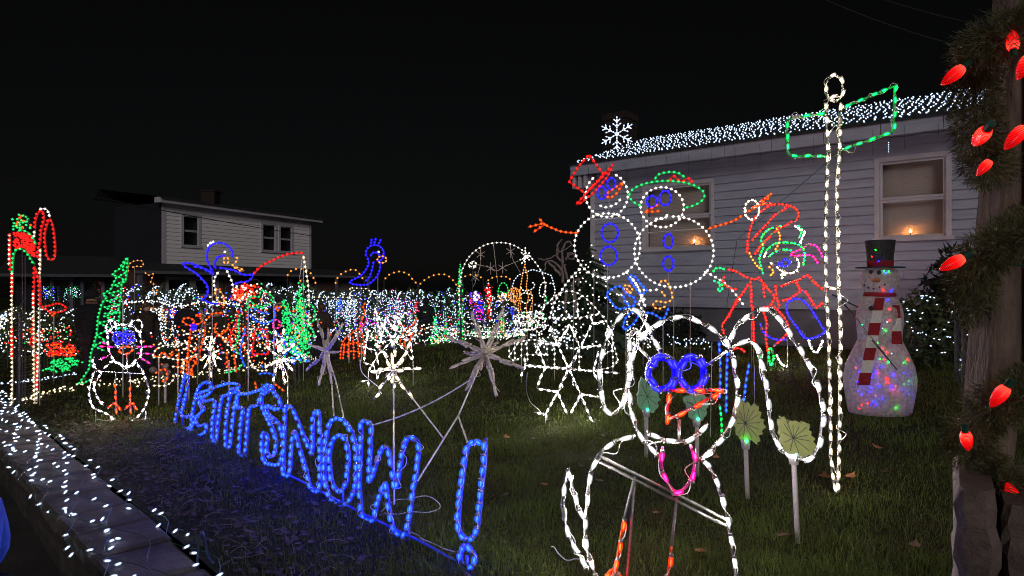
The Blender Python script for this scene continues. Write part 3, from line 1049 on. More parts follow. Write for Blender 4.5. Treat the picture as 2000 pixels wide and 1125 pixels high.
# ---- dark trees behind
def conifer(px, py_top, d, w, label, name='spruce_tree', group='dark trees behind the houses', bright='pine_dark', layers=26, base=0.0):
    top = at(px, py_top, d)
    H = top[2] - base
    root = thing(name, label, 'tree', (top[0], top[1], base), group)
    m = MB(); m.tube([(top[0], top[1], base - .1), (top[0], top[1], base + H * .5), (top[0], top[1], top[2] - .1)], .02 * H, 7, r1=.01); m.build('trunk', 'bark', root, root)
    V, F = [], []
    for i in range(layers):
        f = (i + .6) / layers
        rad = w * (f ** .9) * random.uniform(.8, 1.15)
        z = top[2] - H * .97 * f
        nb = int(9 + 12 * f)
        for j in range(nb):
            a = random.uniform(0, 6.283)
            l = rad * random.uniform(.55, 1.15)
            dr = np.array([math.cos(a), math.sin(a), 0]); sd = np.array([-dr[1], dr[0], 0])
            z0 = z + random.uniform(-.03, .03) * H
            for q in range(5):
                s0 = l * q / 5; s1 = l * (q + 1.5) / 5
                wd = rad * .16 * (1.1 - q / 6)
                for sg in (-1, 1):
                    b0 = len(V)
                    V += [(top[0], top[1], z0 - s0 * .42) + dr * s0, (top[0], top[1], z0 - s1 * .46 - .02) + dr * s1 * .96 + sd * sg * wd * random.uniform(.7, 1.5), (top[0], top[1], z0 - s1 * .40) + dr * s1 * 1.02]
                    F.append((b0, b0 + 1, b0 + 2))
    np_mesh('crown', V, F, bright, root, root)
    return root

# ---- overhead wires
def wire(p, q, sag, r, label):
    o = thing('overhead_wire', label, 'wire', p)
    t = np.linspace(0, 1, 24)[:, None]
    P_ = p + (q - p) * t - np.array([0, 0, 1.0]) * sag * 4 * t * (1 - t)
    m = MB(); m.tube(P_, r, 5); m.build('cable', 'coat_green', o, o)
wire(at(-60, 333, 16), at(760, 478, 38), .25, .016, 'thin overhead service wire crossing in front of the far house')
wire(at(1590, -10, 13), at(1905, 98, 10.6), .08, .014, 'overhead wire sloping down to the near house roof')
wire(at(1690, -14, 11), at(1990, 62, 8.6), .06, .010, 'second faint overhead wire at the top right corner')
# ================================================================== near light figures
# ---- the big penguin in front
PA = standing(np.array([0.92, 3.42, 0.0]), 4)
A = lambda s: pts('a', s)
fig = figure('penguin_figure', 'large white rope light penguin with blue ring eyes and drooping ear loops, nearest the camera', PA, [
    ('body_outline', 'white', A('1240,850 1205,860 1178,878 1160,905 1150,940 1146,985 1142,1030 1147,1075 1160,1115 1178,1150'), ''),
    ('body_outline', 'white', A('1362,893 1382,908 1396,935 1407,965 1417,1000 1424,1040 1431,1085 1436,1125 1434,1160'), ''),
    ('head_outline', 'white', A('1289,894 1268,872 1247,846 1234,812 1228,770 1228,730 1236,690 1252,660 1278,636 1305,623 1332,619 1360,627 1388,642 1412,662 1427,690 1435,730 1439,770 1433,808 1418,842 1396,870 1364,900'), ''),
    ('ear_loop', 'white', A('1290,690 1272,655 1255,622 1236,604 1215,614 1195,640 1180,672 1172,710 1170,745 1176,778 1188,806 1206,802 1218,778 1226,745 1229,705 1229,665 1238,646 1262,664'), ''),
    ('ear_loop', 'white', A('1420,668 1437,640 1458,617 1480,605 1502,607 1521,625 1543,655 1565,690 1585,728 1600,770 1606,810 1602,850 1592,884 1570,897 1541,890 1518,868 1505,835 1500,795 1494,750 1484,705 1472,672 1450,668 1428,680'), ''),
    ('eye', 'deep', ring(1292, 728, 28, 34, 14), 'c@deep_tube'), ('eye', 'deep', ring(1292, 729, 22, 28, 14), 'c@deep_tube'),
    ('eye', 'deep', ring(1350, 728, 27, 34, 14), 'c@deep_tube'), ('eye', 'deep', ring(1350, 729, 21, 28, 14), 'c@deep_tube'),
    ('beak', 'orange', A('1306,762 1302,820 1340,802 1414,762'), 'cl@red_tube'),
    ('tongue', 'magenta', A('1294,872 1291,900 1297,930 1310,952 1322,960 1338,952 1351,930 1356,900 1348,868'), '@magenta_tube'),
    ('collar', 'white', A('1264,842 1290,856 1318,860 1345,858 1382,827'), ''),
    ('tail', 'white', A('1150,1116 1132,1085 1113,1050 1103,1015 1100,970 1104,938 1110,926 1118,950 1128,985 1145,1022'), ''),
    ('leg', 'orange', A('1219,1012 1213,1045 1208,1075 1200,1110 1192,1150'), ''),
    ('leg', 'orange', A('1311,1066 1308,1095 1303,1130 1298,1160'), ''),
    ('foot', 'orange', A('1172,1150 1182,1128 1198,1112 1214,1130 1222,1152'), ''),
    ('foot', 'orange', A('1275,1165 1290,1145 1302,1132 1318,1150'), ''),
    ('crossbar', None, A('1170,890 1422,1016'), 'l'), ('crossbar', None, A('1168,900 1418,1027'), 'l'),
    ('brace', None, A('1240,930 1219,1012'), 'l'), ('brace', None, A('1322,972 1311,1066'), 'l'),
    ('brace', None, A('1236,668 1284,716'), 'l'), ('brace', None, A('1420,686 1374,718'), 'l'), ('brace', None, A('1326,820 1326,860'), 'l'),
    ('brace', None, A('1240,930 1224,1140'), 'l'),
], sp=.106, r=.0105, L=.056, single=True, rod=.0085, stakes=((1165, 1120), (1434, 1150)), cord=.020, rodmat='clear_plastic')

# ---- LET IT SNOW !
b0, b1 = np.array([-0.22, 3.62, 0.0]), np.array([-3.88, 7.5, 0.0])
lt = (b1 - b0) / np.linalg.norm(b1 - b0)
PB = standing(b0, 0)
PB = standing(b0, math.degrees(math.atan2(lt[1], -lt[0])) * 0 + math.degrees(math.atan2(-lt[1], -lt[0])) )
nB = np.array([lt[1], -lt[0], 0.0])
if nB[1] > 0: nB = -nB
def PB(px, py):
    r = ray(px, py); c = np.array([0, 0, CH])
    return c + r * (((b0 - c) @ nB) / (r @ nB))
PB.n = nB; PB.p0 = (b0 + b1) / 2
l1 = lambda s: pts('l1', s)
l2 = lambda s: pts('l2', s)
figure('letter_sign', 'blue rope light lettering LET IT SNOW ! standing on wires along the lawn edge', PB, [
    ('letter_l', 'azure', l1('72,462 52,540 38,600 24,670 14,745 55,772 108,775 126,712 92,705 50,700 64,640 76,580 88,510 84,468'), 'c'),
    ('letter_e', 'azure', l1('215,502 165,520 140,570 124,640 112,710 108,770 122,818 186,804 196,752 152,762 136,716 186,662 160,640 158,595 196,585 230,548'), 'c'),
    ('letter_t', 'azure', l1('160,572 225,545 290,522 345,510 388,520 374,560 320,578 290,600 276,680 266,760 256,852 232,832 236,730 246,612 190,616'), 'c'),
    ('letter_i', 'azure', l1('345,548 330,620 318,700 312,790 314,890 338,882 346,800 356,720 368,640 386,552'), 'c'),
    ('letter_t', 'azure', l1('388,580 440,572 490,558 535,540 560,518 590,540 520,590 500,640 456,654 444,740 436,830 424,935 392,920 396,820 404,730 414,660 380,650'), 'c'),
    ('letter_s', 'azure', l1('560,640 598,660 634,655 632,610 606,572 574,540 540,552 524,590 530,650 550,700 580,760 604,820 610,880 596,935 566,940 552,900 560,830 535,800 526,860 530,930 545,975 590,990 632,985 650,920 652,840 634,770 606,725 574,702 552,668'), 'c'),
    ('letter_n', 'azure', l2('184,122 178,200 174,300 172,400 168,505 200,524 212,460 218,350 236,262 262,352 300,478 336,605 382,606 386,480 386,330 384,205 374,142 346,180 342,280 340,388 312,342 266,228 218,122'), 'c'),
    ('letter_o', 'azure', l2('450,208 500,187 548,224 580,290 600,380 602,500 590,610 556,678 515,700 456,670 428,612 412,520 414,400 424,290'), 'c'),
    ('letter_o', 'azure', l2('450,352 475,302 512,287 540,330 556,420 548,500 540,570 515,615 482,607 456,560 446,490 442,420'), 'c'),
    ('letter_w', 'azure', l2('632,212 630,300 626,400 622,520 622,620 632,740 660,782 704,786 720,712 742,640 772,568 786,650 800,750 830,850 880,876 905,820 924,720 936,620 954,530 966,440 972,350 944,304 910,300 882,360 864,450 850,540 832,604 816,510 802,430 790,375 762,358 732,420 706,500 682,562 680,470 686,380 686,300 692,236 665,206'), 'c'),
    ('exclamation_mark', 'azure', l2('1252,900 1214,862 1204,800 1208,720 1216,640 1226,560 1240,460 1254,372 1278,336 1318,322 1352,348'), ''),
    ('exclamation_mark', 'azure', l2('1362,306 1362,400 1354,490 1344,580 1334,680 1324,770 1310,862 1270,912'), ''),
    ('exclamation_dot', 'azure', l2('1250,930 1228,968 1216,1010 1228,1060 1248,1088 1290,1056 1306,1016 1284,970'), 'c'),
    ('base_rail', None, l2('150,500 400,630 640,755 880,872 1000,930 1250,1075'), ''),
], sp=.070, r=.0115, L=.044, single=True, rod=.0095, cord=.013, rodmat='blue_tube', stakes=(l2('172,400')[0], l2('515,600')[0], l2('905,820')[0], l2('1250,1000')[0], l1('50,600')[0], l1('250,700')[0], l1('425,700')[0]), cat='letter sign')

# ---- starbursts on sticks
def burst(label, C, tips, col, d, rods, foot, r=.011, L=.072, group='starburst lights on sticks', dz=None, n=3):
    """a three dimensional starburst: every arm is a stick of clear bulb tubes"""
    Cw = at(*C, d)
    root = thing('starburst_light', label, 'starburst light', foot, group)
    hub = MB(); hub.ball(Cw, .022, 8, 5); hub.build('hub', 'unlit_tube', root, root, smooth=True)
    for k, (x, y) in enumerate(tips):
        T = at(x, y, d)
        flat = np.linalg.norm(T - Cw)
        dd = (dz[k] if dz else random.uniform(-1, 1)) * max(.12, .26 - flat * .2)
        f = (d + dd) / d
        T = np.array([T[0] * f, d + dd, CH + (T[2] - CH) * f])
        ax = (T - Cw) / np.linalg.norm(T - Cw)
        ln = np.linalg.norm(T - Cw)
        m = MB(); m.tube([Cw, Cw + ax * ln * .97], .0032, 5)
        m.tube(wander(np.array([Cw + ax * .02, Cw + ax * ln * .5, Cw + ax * ln * .95]), .012, .04, k + int(C[0])), .002, 4)
        po = m.build('arm', 'unlit_tube', root, root)
        q, t = resample(np.array([Cw + ax * .03, T]), max(L * 1.18, ln / n))
        for i, p in enumerate(q):
            for s_ in (-1, 1) if col == 'unlit' and i < len(q) - 1 else (random.choice((-1, 1)),):
                sd_ = np.cross(ax, [0, 1, .2]); sd_ /= np.linalg.norm(sd_)
                put_bulb(col, r, L, p + sd_ * r * 1.15 * s_ + ax * random.uniform(-.012, .012), ax + np.array([random.uniform(-.16, .16) for _ in range(3)]), po, root)
    for path in rods:
        m = MB(); m.tube(path, .0058, 6); m.build('rod', 'white_metal', root, root)
    return root
w_top = PB(*l2('955,560')[0])
ex_top = PB(*l2('1258,350')[0])
joint = at(895, 812, 4.25)
burst('large unlit grey starburst on a slanting rod above the exclamation mark', (948, 690),
      [(880, 716), (973, 776), (907, 764), (922, 606), (986, 600), (1024, 722), (866, 652), (1032, 654), (930, 735), (955, 715), (905, 690), (975, 668)], 'unlit', 4.5,
      [[at(948, 690, 4.5), joint, w_top], [joint, ex_top]], w_top * np.array([1, 1, 0]), r=.0078, L=.082, dz=[-.6, -.8, .2, .3, .6, -.4, .5, .8, -1.2, -1.2, 1, 1])
cab = thing('white_cord', 'twisted white cord strung from the large unlit starburst towards the letter O', 'cord', joint * np.array([1, 1, 0]))
p_, q_ = at(918, 742, 4.5), PB(728, 830)
tt = np.linspace(0, 1, 60)[:, None]
m = MB()
for ph in (0, math.pi):
    m.tube(p_ + (q_ - p_) * tt - np.array([0, 0, .035]) * 4 * tt * (1 - tt) + np.hstack([0 * tt, np.cos(tt * 150 + ph) * .004, np.sin(tt * 150 + ph) * .004]), .0035, 4)
m.build('cord', 'white_cord', cab, cab)
Pw = PB(*l2('815,370')[0])
burst('lit warm white starburst in front of the flat snowflake, in the middle of the row', (768, 722),
      [(822, 722), (806, 782), (729, 781), (724, 724), (735, 668), (770, 660), (808, 664), (786, 700), (752, 738), (768, 690), (768, 760)], 'warm', 4.95,
      [[at(768, 722, 4.95), at(769, 800, 4.95), Pw, PB(770, 985)], [at(800, 770, 4.95), at(866, 856, 4.55)]], Pw * np.array([1, 1, 0]), r=.0088, L=.054)
burst('smaller unlit grey starburst on a stick behind the letters S and N', (638, 686),
      [(674, 628), (620, 620), (598, 726), (624, 754), (650, 752), (602, 670), (668, 686), (640, 640), (632, 712), (655, 660)], 'unlit', 5.7,
      [[at(638, 686, 5.7), at(656, 745, 5.7), PB(671, 815)], [at(648, 752, 5.7), PB(652, 812)]], PB(671, 815) * np.array([1, 1, 0]), r=.0076, L=.078)
burst('lit warm white starburst behind the letter S, second from the left', (546, 696),
      [(519, 674), (535, 643), (553, 640), (577, 674), (570, 724), (556, 754), (535, 746), (518, 720), (580, 705), (545, 668), (546, 722)], 'warm', 6.2,
      [[at(546, 696, 6.2), at(562, 735, 6.2), PB(562, 800)]], PB(562, 800) * np.array([1, 1, 0]), r=.0088, L=.054)
burst('lit warm white starburst behind the letter E, furthest left of the row', (411, 690),
      [(396, 666), (413, 654), (422, 658), (430, 682), (424, 715), (411, 738), (396, 722), (392, 700), (432, 700), (410, 672), (408, 712)], 'warm', 7.4,
      [[at(411, 690, 7.4), PB(408, 770)]], PB(408, 770) * np.array([1, 1, 0]), r=.0076, L=.078)

# ---- flat snowflakes
fg = gp(1110, 826)
P_E = standing(fg, -6)
fl = lambda s: pts('f', s)
figure('snowflake_figure', 'large flat white snowflake figure standing on the grass beside the penguin', P_E, [
    ('spoke', 'white', fl('1175,560 1075,340 1000,180'), 'l'), ('spoke', 'white', fl('1175,560 1280,370 1390,150'), 'l'),
    ('spoke', 'white', fl('1175,560 960,545 780,535'), 'l'), ('spoke', 'white', fl('1175,560 1330,578 1640,604'), 'l'),
    ('spoke', 'white', fl('1175,560 1075,770 965,980'), 'l'), ('spoke', 'white', fl('1175,560 1285,795 1390,1050'), 'l'),
    ('branch', 'white', fl('880,330 1075,340 1185,150'), 'l'), ('branch', 'white', fl('1188,160 1280,370 1480,352'), 'l'),
    ('branch', 'white', fl('880,330 960,545 885,735'), 'l'), ('branch', 'white', fl('885,745 1070,772 1165,985'), 'l'),
    ('branch', 'white', fl('1190,980 1285,795 1490,826'), 'l'), ('branch', 'white', fl('1450,400 1400,590 1500,800'), 'l'),
    ('tip', 'white', fl('860,962 965,975 980,1030'), 'l'), ('tip', 'white', fl('1375,1080 1392,1045 1545,1072'), 'l'), ('tip', 'white', fl('735,640 780,535 770,450'), 'l'),
    ('tip', 'white', fl('1370,60 1395,150 1510,125'), 'l'),
], sp=.086, r=.0100, L=.044, single=True, rod=.006, stakes=(fl('965,960')[0], fl('1390,1040')[0]), cord=.012, cat='snowflake')
figure('snowflake_figure', 'flat white snowflake figure behind the lit starburst in the middle of the lawn', standing(gp(769, 756), -4), [
    ('spoke', 'white', l1('1300,250 1215,270 1130,210'), 'l'), ('spoke', 'white', l1('1300,250 1230,160 1185,60'), 'l'), ('spoke', 'white', l1('1300,250 1330,150 1365,95'), 'l'),
    ('spoke', 'white', l1('1300,250 1390,225 1440,190'), 'l'), ('spoke', 'white', l1('1300,250 1370,320 1420,385'), 'l'), ('spoke', 'white', l1('1300,250 1210,340 1150,440'), 'l'),
    ('branch', 'white', l1('1190,70 1225,260 1255,115'), 'l'), ('branch', 'white', l1('1255,115 1300,190 1310,100'), 'l'), ('branch', 'white', l1('1310,100 1375,210 1440,170'), 'l'),
    ('branch', 'white', l1('1105,290 1140,300 1195,320 1210,400'), 'l'), ('branch', 'white', l1('1120,390 1180,402 1205,480 1230,420'), 'l'), ('branch', 'white', l1('1100,500 1150,495 1155,535'), 'l'),
    ('branch', 'white', l1('1150,190 1135,300 1125,385'), 'l'), ('branch', 'white', l1('1310,100 1365,95 1390,95'), 'l'), ('branch', 'white', l1('1360,250 1400,265 1415,380'), 'l'),
], sp=.10, r=.0095, L=.044, single=True, rod=.005, stakes=(l1('1150,440')[0], l1('1415,380')[0]), cat='snowflake')

# ---- tall lamp-post shaped figure with a green street sign
fg = gp(1628, 962)
PG = standing(fg, -3)
pole = figure('sign_post_figure', 'tall warm white rope light post holding two green outlined sign boards', PG, [
    ('post_side', 'warm', A('1632,966 1622,900 1620,780 1616,640 1612,560 1611,470 1613,375 1615,300 1613,220 1610,200'), ''),
    ('post_side', 'warm', A('1635,962 1637,900 1639,780 1640,640 1637,560 1635,470 1633,375 1638,300 1640,220 1642,200'), ''),
    ('top_loop', 'warm', ring(1629, 173, 17, 25, 14), 'c'),
    ('top_arch', 'warm', A('1613,206 1620,194 1629,189 1640,190'), ''),
    ('rung', 'warm', A('1611,562 1641,565'), 'l'),
    ('sign_board', 'green', A('1612,222 1597,224 1555,229 1536,235 1537,270 1538,300 1546,305 1611,306'), 'l@green_tube'),
    ('sign_board', 'green', A('1643,212 1747,168 1745,257 1640,294'), 'l@green_tube'),
], sp=.094, r=.0105, L=.048, single=True, rod=.008, cord=.018, rodmat='clear_plastic', cat='sign post')
m = MB(); m.tube([PG(1640, 296), PG(1568, 440) + np.array([0, 1.4, 0]), gp(1400, 720)], .003, 4); m.build('guy_line', 'green_cord', pole, pole)
m = MB(); m.tube([PG(1641, 582), gp(1790, 770)], .003, 4); m.build('guy_line', 'black_cord', pole, pole)

# ---- left penguin
fg = gp(238, 824)
c2 = lambda s: pts('c2', s)
figure('penguin_figure', 'small white rope light penguin with a filled blue face and orange feet, at left', standing(fg, 12), [
    ('body_outline', 'white', c2('740,580 715,650 700,720 706,800 735,865 800,895 850,920 900,962 960,985 1020,975 1080,932 1130,868 1155,800 1166,720 1140,640 1112,575 1070,520'), ''),
    ('head_outline', 'white', c2('890,490 858,430 845,345 850,280 885,240 950,216 1020,226 1072,262 1100,310 1106,400 1098,462 1060,495 1000,545 930,525'), 'c'),
    ('ear', 'white', c2('850,310 832,240 850,185 895,190 912,235'), ''), ('ear', 'white', c2('1012,222 1050,182 1106,190 1110,240 1088,300'), ''),
    ('wing', 'white', c2('735,465 725,510 745,560 795,590 770,630 738,690 745,740 775,800 810,850'), ''),
    ('bib', 'white', c2('810,560 860,520 895,500 960,530 1010,548 1070,510'), ''),
    ('eye', 'deep', ring(*c2('930,320')[0], 11, 12, 12), 'c'), ('eye', 'deep', ring(*c2('1005,315')[0], 11, 13, 12), 'c'), ('eye', 'deep', ring(*c2('930,320')[0], 5, 6, 8), 'c'), ('eye', 'deep', ring(*c2('1005,315')[0], 5, 6, 8), 'c'),
    ('brow', 'deep', c2('900,290 960,285 1030,290'), ''),
    ('beak', 'orange', c2('930,410 985,385 1042,405 1000,440 955,440'), 'c'),
    ('brow', 'green', c2('900,255 950,240 1000,250'), ''),
    ('whisker', 'magenta', c2('785,345 845,372'), 'l'), ('whisker', 'magenta', c2('775,385 900,390'), 'l'), ('whisker', 'magenta', c2('770,492 850,458'), 'l'),
    ('whisker', 'magenta', c2('1060,388 1212,386'), 'l'), ('whisker', 'magenta', c2('1068,438 1192,444'), 'l'), ('whisker', 'magenta', c2('1105,476 1180,522'), 'l'),
    ('leg', 'orange', c2('900,662 906,760 914,920'), 'l'), ('leg', 'orange', c2('1018,690 1020,800 1024,915'), 'l'),
    ('foot', 'orange', c2('840,868 890,832 912,830 950,890'), 'l'), ('foot', 'orange', c2('978,880 1018,832 1040,830 1076,886'), 'l'),
    ('crossbar', None, c2('735,578 1130,602'), 'l'), ('brace', None, c2('990,440 996,600'), 'l'), ('brace', None, c2('905,590 900,662'), 'l'), ('brace', None, c2('1015,595 1018,690'), 'l'),
    ('base_frame', None, c2('748,890 748,955 960,985 1140,950 1140,890'), 'l'),
], sp=.082, r=.0105, L=.042, single=True, rod=.005, stakes=(c2('748,900')[0], c2('1140,900')[0]), cord=.01)

# ---- elf with the red cap
fe = gp(1500, 718)
e = lambda s: pts('e', s)
m7 = lambda s: pts('m7', s)
b4 = lambda s: pts('b4', s)
figure('elf_figure', 'red and green elf light figure in a striped cap, behind the big penguin', standing(fe, -8), [
    ('cap', 'red', e('432,620 440,520 462,420 500,335 560,280 640,240 750,243 815,275 835,320 812,372'), ''),
    ('cap_stripe', 'red', e('470,525 520,462 580,400 650,322 720,278 772,240'), ''), ('cap_stripe', 'red', e('490,632 540,560 600,500 680,430 740,400 790,368'), ''),
    ('cap_feather', 'orange', e('540,215 630,150'), 'l'), ('cap_feather', 'orange', e('470,265 540,240 630,230'), ''),
    ('cap_back', 'amber', e('450,610 470,655 510,715 545,745'), ''),
    ('pompom', 'warm', ring(*e('472,280')[0], 14, 19, 12), 'c'),
    ('hair', 'green', e('705,404 620,425 562,470 542,520 560,570 530,660 548,740 560,785'), ''), ('hair', 'green', e('580,600 650,545 740,535 830,550 872,590 884,640 872,715'), ''),
    ('hair', 'green', e('600,650 650,610 720,590 790,600'), ''), ('hair', 'green', e('840,500 862,440 830,400'), ''),
    ('face', 'warm', e('592,600 560,660'), 'l'), ('face', 'warm', e('610,690 655,718 710,762 770,776 822,750 838,690 800,640'), ''), ('face', 'warm', e('690,792 740,770 700,820'), ''), ('cap_tip', 'white', e('800,400 842,430 882,450 860,510 846,545'), ''), ('eye', 'deep', e('670,690 700,700 732,660 755,686 772,690 735,720 690,710'), 'c'),
    ('ear', 'amber', e('648,600 680,545 690,480 660,420'), ''), ('chin', 'amber', e('600,720 640,760 610,800'), ''),
    ('pipe', 'magenta', e('780,618 850,590 915,552 968,560 1000,600 1020,650 982,690 960,655 920,633 850,635 792,640'), 'c'),
    ('sleeve', 'red', e('280,742 350,762 420,800 490,822 535,800'), ''), ('cuff', 'green', e('170,772 185,740 232,735 268,752'), ''), ('sleeve', 'red', e('258,790 250,850 300,888 355,902'), ''),
    ('mitten', 'green', e('165,830 222,858 206,912 240,902 232,850'), ''),
    ('coat', 'red', e('460,830 466,900 470,1040'), 'l'), ('coat', 'red', e('445,860 400,930 350,990 320,1050 290,1120'), ''), ('coat', 'red', e('520,800 600,900 645,958 612,1030 552,1040'), ''), ('coat', 'red', e('560,850 570,970'), 'l'), ('coat', 'red', e('655,860 665,960 690,1040'), ''),
    ('sleeve', 'red', e('690,880 760,852 850,820 905,790 950,840 1010,890 1060,905'), ''), ('sleeve', 'red', e('700,992 770,970 870,910 920,962 972,1040 1030,1000'), ''), ('sleeve', 'red', e('815,840 850,910'), 'l'),
    ('mitten', 'deep', m7('105,470 120,440 178,424 235,470 275,530 305,580 322,620 222,655 160,582 115,520'), 'c'),
    ('coat', 'red', b4('1060,20 1020,80 985,140 950,200 965,260'), ''), ('leg', 'red', b4('1160,60 1162,150 1166,330'), 'l'), ('leg', 'red', b4('1232,100 1255,180 1248,260 1262,380'), ''), ('coat', 'red', b4('1300,60 1380,150 1400,240 1300,340'), ''),
    ('hem', 'red', b4('1020,360 1065,350 1110,380'), ''), ('shoe', 'green', b4('1275,345 1302,400 1285,470 1270,420'), 'c'), ('shoe', 'green', b4('1190,420 1225,405 1210,380'), ''), ('belt', 'deep', b4('1210,180 1240,250 1310,290 1390,290'), ''),
    ('trim', 'white', b4('1540,290 1560,350 1600,380 1640,290'), ''), ('trim', 'white', b4('1320,390 1350,450 1410,490 1460,480'), ''),
], sp=.049, r=.0135, L=.036, single=True, rod=.0055, stakes=(b4('1166,330')[0], b4('1262,380')[0], e('470,1000')[0], b4('1400,240')[0]), cord=.012, rodmat='cord_red')
figure('icicle_light_string', 'blue and green hanging light strands behind the penguin head', standing(gp(1420, 850), 0), [
    ('strand', 'azure', b4('925,300 932,400 936,520 930,700'), ''), ('strand', 'azure', b4('985,370 980,500 978,640 975,800'), ''), ('strand', 'azure', b4('1135,450 1115,560 1105,640 1095,720'), ''),
    ('strand', 'green', b4('930,740 938,790 945,900 935,980'), ''), ('strand', 'green', b4('1150,1000 1165,1050 1150,1085 1140,1020'), ''), ('strand', 'green', b4('1060,1010 1080,1060'), ''), ('pole', None, b4('880,310 870,1000'), 'l'), ('pole', None, b4('1172,470 1172,740'), 'l'),
], sp=.06, r=.010, L=.036, single=True, rod=.003, stakes=(b4('870,900')[0], b4('1172,740')[0]), cat='light string')
# ================================================================== figures in the middle distance
s1 = lambda s: pts('s1', s)
s2 = lambda s: pts('s2', s)
gq = lambda s: pts('g', s)
c4 = lambda s: pts('c4', s)
c1 = lambda s: pts('c1', s)
MID = dict(sp=.074, r=.0215, L=.042, rod=.004)
# two tall snowmen
PS = standing(np.array([1.75, 9.1, ground(1.75, 9.1)]), -6)
figure('snowman_figure', 'left tall snowman light figure with a tilted red top hat and round blue buttons', PS, [
    ('head_outline', 'white', ring(1185, 381, 41, 43, 20, -70, 235), ''),
    ('body_outline', 'white', ring(1186, 480, 64, 63, 28), 'c'),
    ('lower_outline', 'white', s2('540,492 470,560 400,650 330,770 290,900'), ''), ('lower_outline', 'white', s2('880,515 940,580 985,650 1010,720 1040,800'), ''),
    ('hat', 'red', s1('602,410 520,500 445,620 575,715 715,565'), 'cl'), ('hat_brim', 'red', s1('500,800 580,710 700,590 795,478'), 'l'), ('hat_brim', 'red', s1('520,800 640,705 740,590 780,510'), 'l'),
    ('eye', 'deep', ring(1194, 359, 8, 11, 10), 'c'), ('eye', 'deep', ring(1175, 377, 8, 12, 10), 'c'),
    ('nose', 'orange', s1('870,625 750,705 738,735 765,752 820,710'), 'cl'), ('mouth', 'white', s1('675,800 720,820 780,810 830,780 850,745'), ''),
    ('button', 'deep', ring(1191, 455, 16, 18, 12), 'c'), ('button', 'deep', ring(1189, 500, 16, 18, 12), 'c'),
    ('arm', 'orange', s1('520,1020 450,1018 380,1008 320,985 255,955'), ''), ('hand', 'orange', s1('125,975 250,945'), 'l'), ('hand', 'orange', s1('210,905 255,955 165,1015'), 'l'),
    ('brace', None, s1('640,915 870,900'), 'l'), ('brace', None, s1('760,750 755,920'), 'l'), ('brace', None, s2('745,470 745,600'), 'l'),
], stakes=((1187, 545), (1160, 525), (1120, 540)), cat='snowman figure', **MID)
figure('snowman_figure', 'right tall snowman light figure in a wide green brimmed hat with a red ribbon', PS, [
    ('head_outline', 'white', ring(1293, 405, 42, 39, 20), 'c'),
    ('body_outline', 'white', ring(1316, 492, 77, 69, 30, -95, 262), ''),
    ('lower_outline', 'white', s2('1490,520 1560,550 1640,600 1700,650 1760,720 1810,790'), ''), ('lower_outline', 'white', s2('1010,660 1070,668 1150,660'), ''),
    ('hat_brim', 'green', ring(1302, 382, 73, 28, 22, -228, 62), ''), ('hat_crown', 'green', s1('1115,612 1130,575 1180,553 1250,546 1310,560 1350,592'), ''),
    ('ribbon', 'red', s1('1230,628 1242,590 1270,580 1300,612 1335,618 1362,600 1402,602 1390,640'), ''),
    ('eye', 'deep', ring(1299, 387, 11, 14, 11), 'c'), ('eye', 'deep', ring(1273, 394, 10, 11, 10), 'c'),
    ('nose', 'orange', s1('1150,795 1030,860 1160,850'), 'l'), ('mouth', 'white', s1('1108,905 1150,915 1190,900 1222,870'), ''),
    ('button', 'deep', ring(1305, 471, 9, 14, 11), 'c'), ('button', 'deep', ring(1305, 515, 10, 14, 11), 'c'),
    ('arm', 'orange', s2('1525,190 1580,172 1640,155 1720,130 1800,82'), ''), ('arm', 'orange', s2('1830,60 1900,20 2010,-60'), ''),
    ('brace', None, s2('1060,220 1480,185'), 'l'), ('brace', None, s2('1220,520 1225,640'), 'l'),
], stakes=((1316, 560), (1348, 545), (1256, 555)), cat='snowman figure', **MID)

# igloo, low and wide
PI_ = standing(gp(1100, 742), -4)
figure('igloo_figure', 'white igloo light figure with block lines and a door tunnel behind the flat snowflake', PI_, [
    ('dome', 'white', s2('-20,1180 60,1060 150,930 250,800 330,720 400,680 470,676 540,705 620,770 690,850 740,920 770,1010 800,1110 830,1230'), ''),
    ('block_line', 'white', s2('375,755 440,765 500,745 545,720'), ''), ('block_line', 'white', s2('300,880 430,885 540,880 620,860 690,850'), ''),
    ('block_line', 'white', fl('690,330 780,305 900,300 1040,330'), ''), ('block_line', 'white', fl('1140,330 1200,375 1330,358 1480,352'), ''), ('block_line', 'white', fl('1200,570 1400,580 1580,540 1620,480'), ''),
    ('block_seam', 'white', s2('512,755 514,880'), 'l'), ('block_seam', 'white', fl('1045,360 1045,545'), 'l'), ('block_seam', 'white', fl('1270,380 1272,570'), 'l'), ('block_seam', 'white', fl('1570,150 1582,540'), 'l'), ('block_seam', 'white', fl('1255,20 1260,100'), 'l'),
    ('door', 'white', fl('630,320 632,460 680,495 742,455 745,310'), 'l'), ('door', 'white', fl('680,300 684,490'), 'l'), ('door', 'white', fl('790,300 800,500'), 'l'), ('door', 'white', fl('870,330 880,420 980,435 975,340 880,330'), 'l'), ('door', 'white', fl('770,435 980,435'), 'l'),
    ('sill', 'white', fl('790,540 1040,560 1200,570'), 'l'),
], sp=.078, r=.0145, L=.034, rod=.004, stakes=(fl('745,440')[0], fl('1045,540')[0], fl('1580,530')[0]), cat='igloo figure')

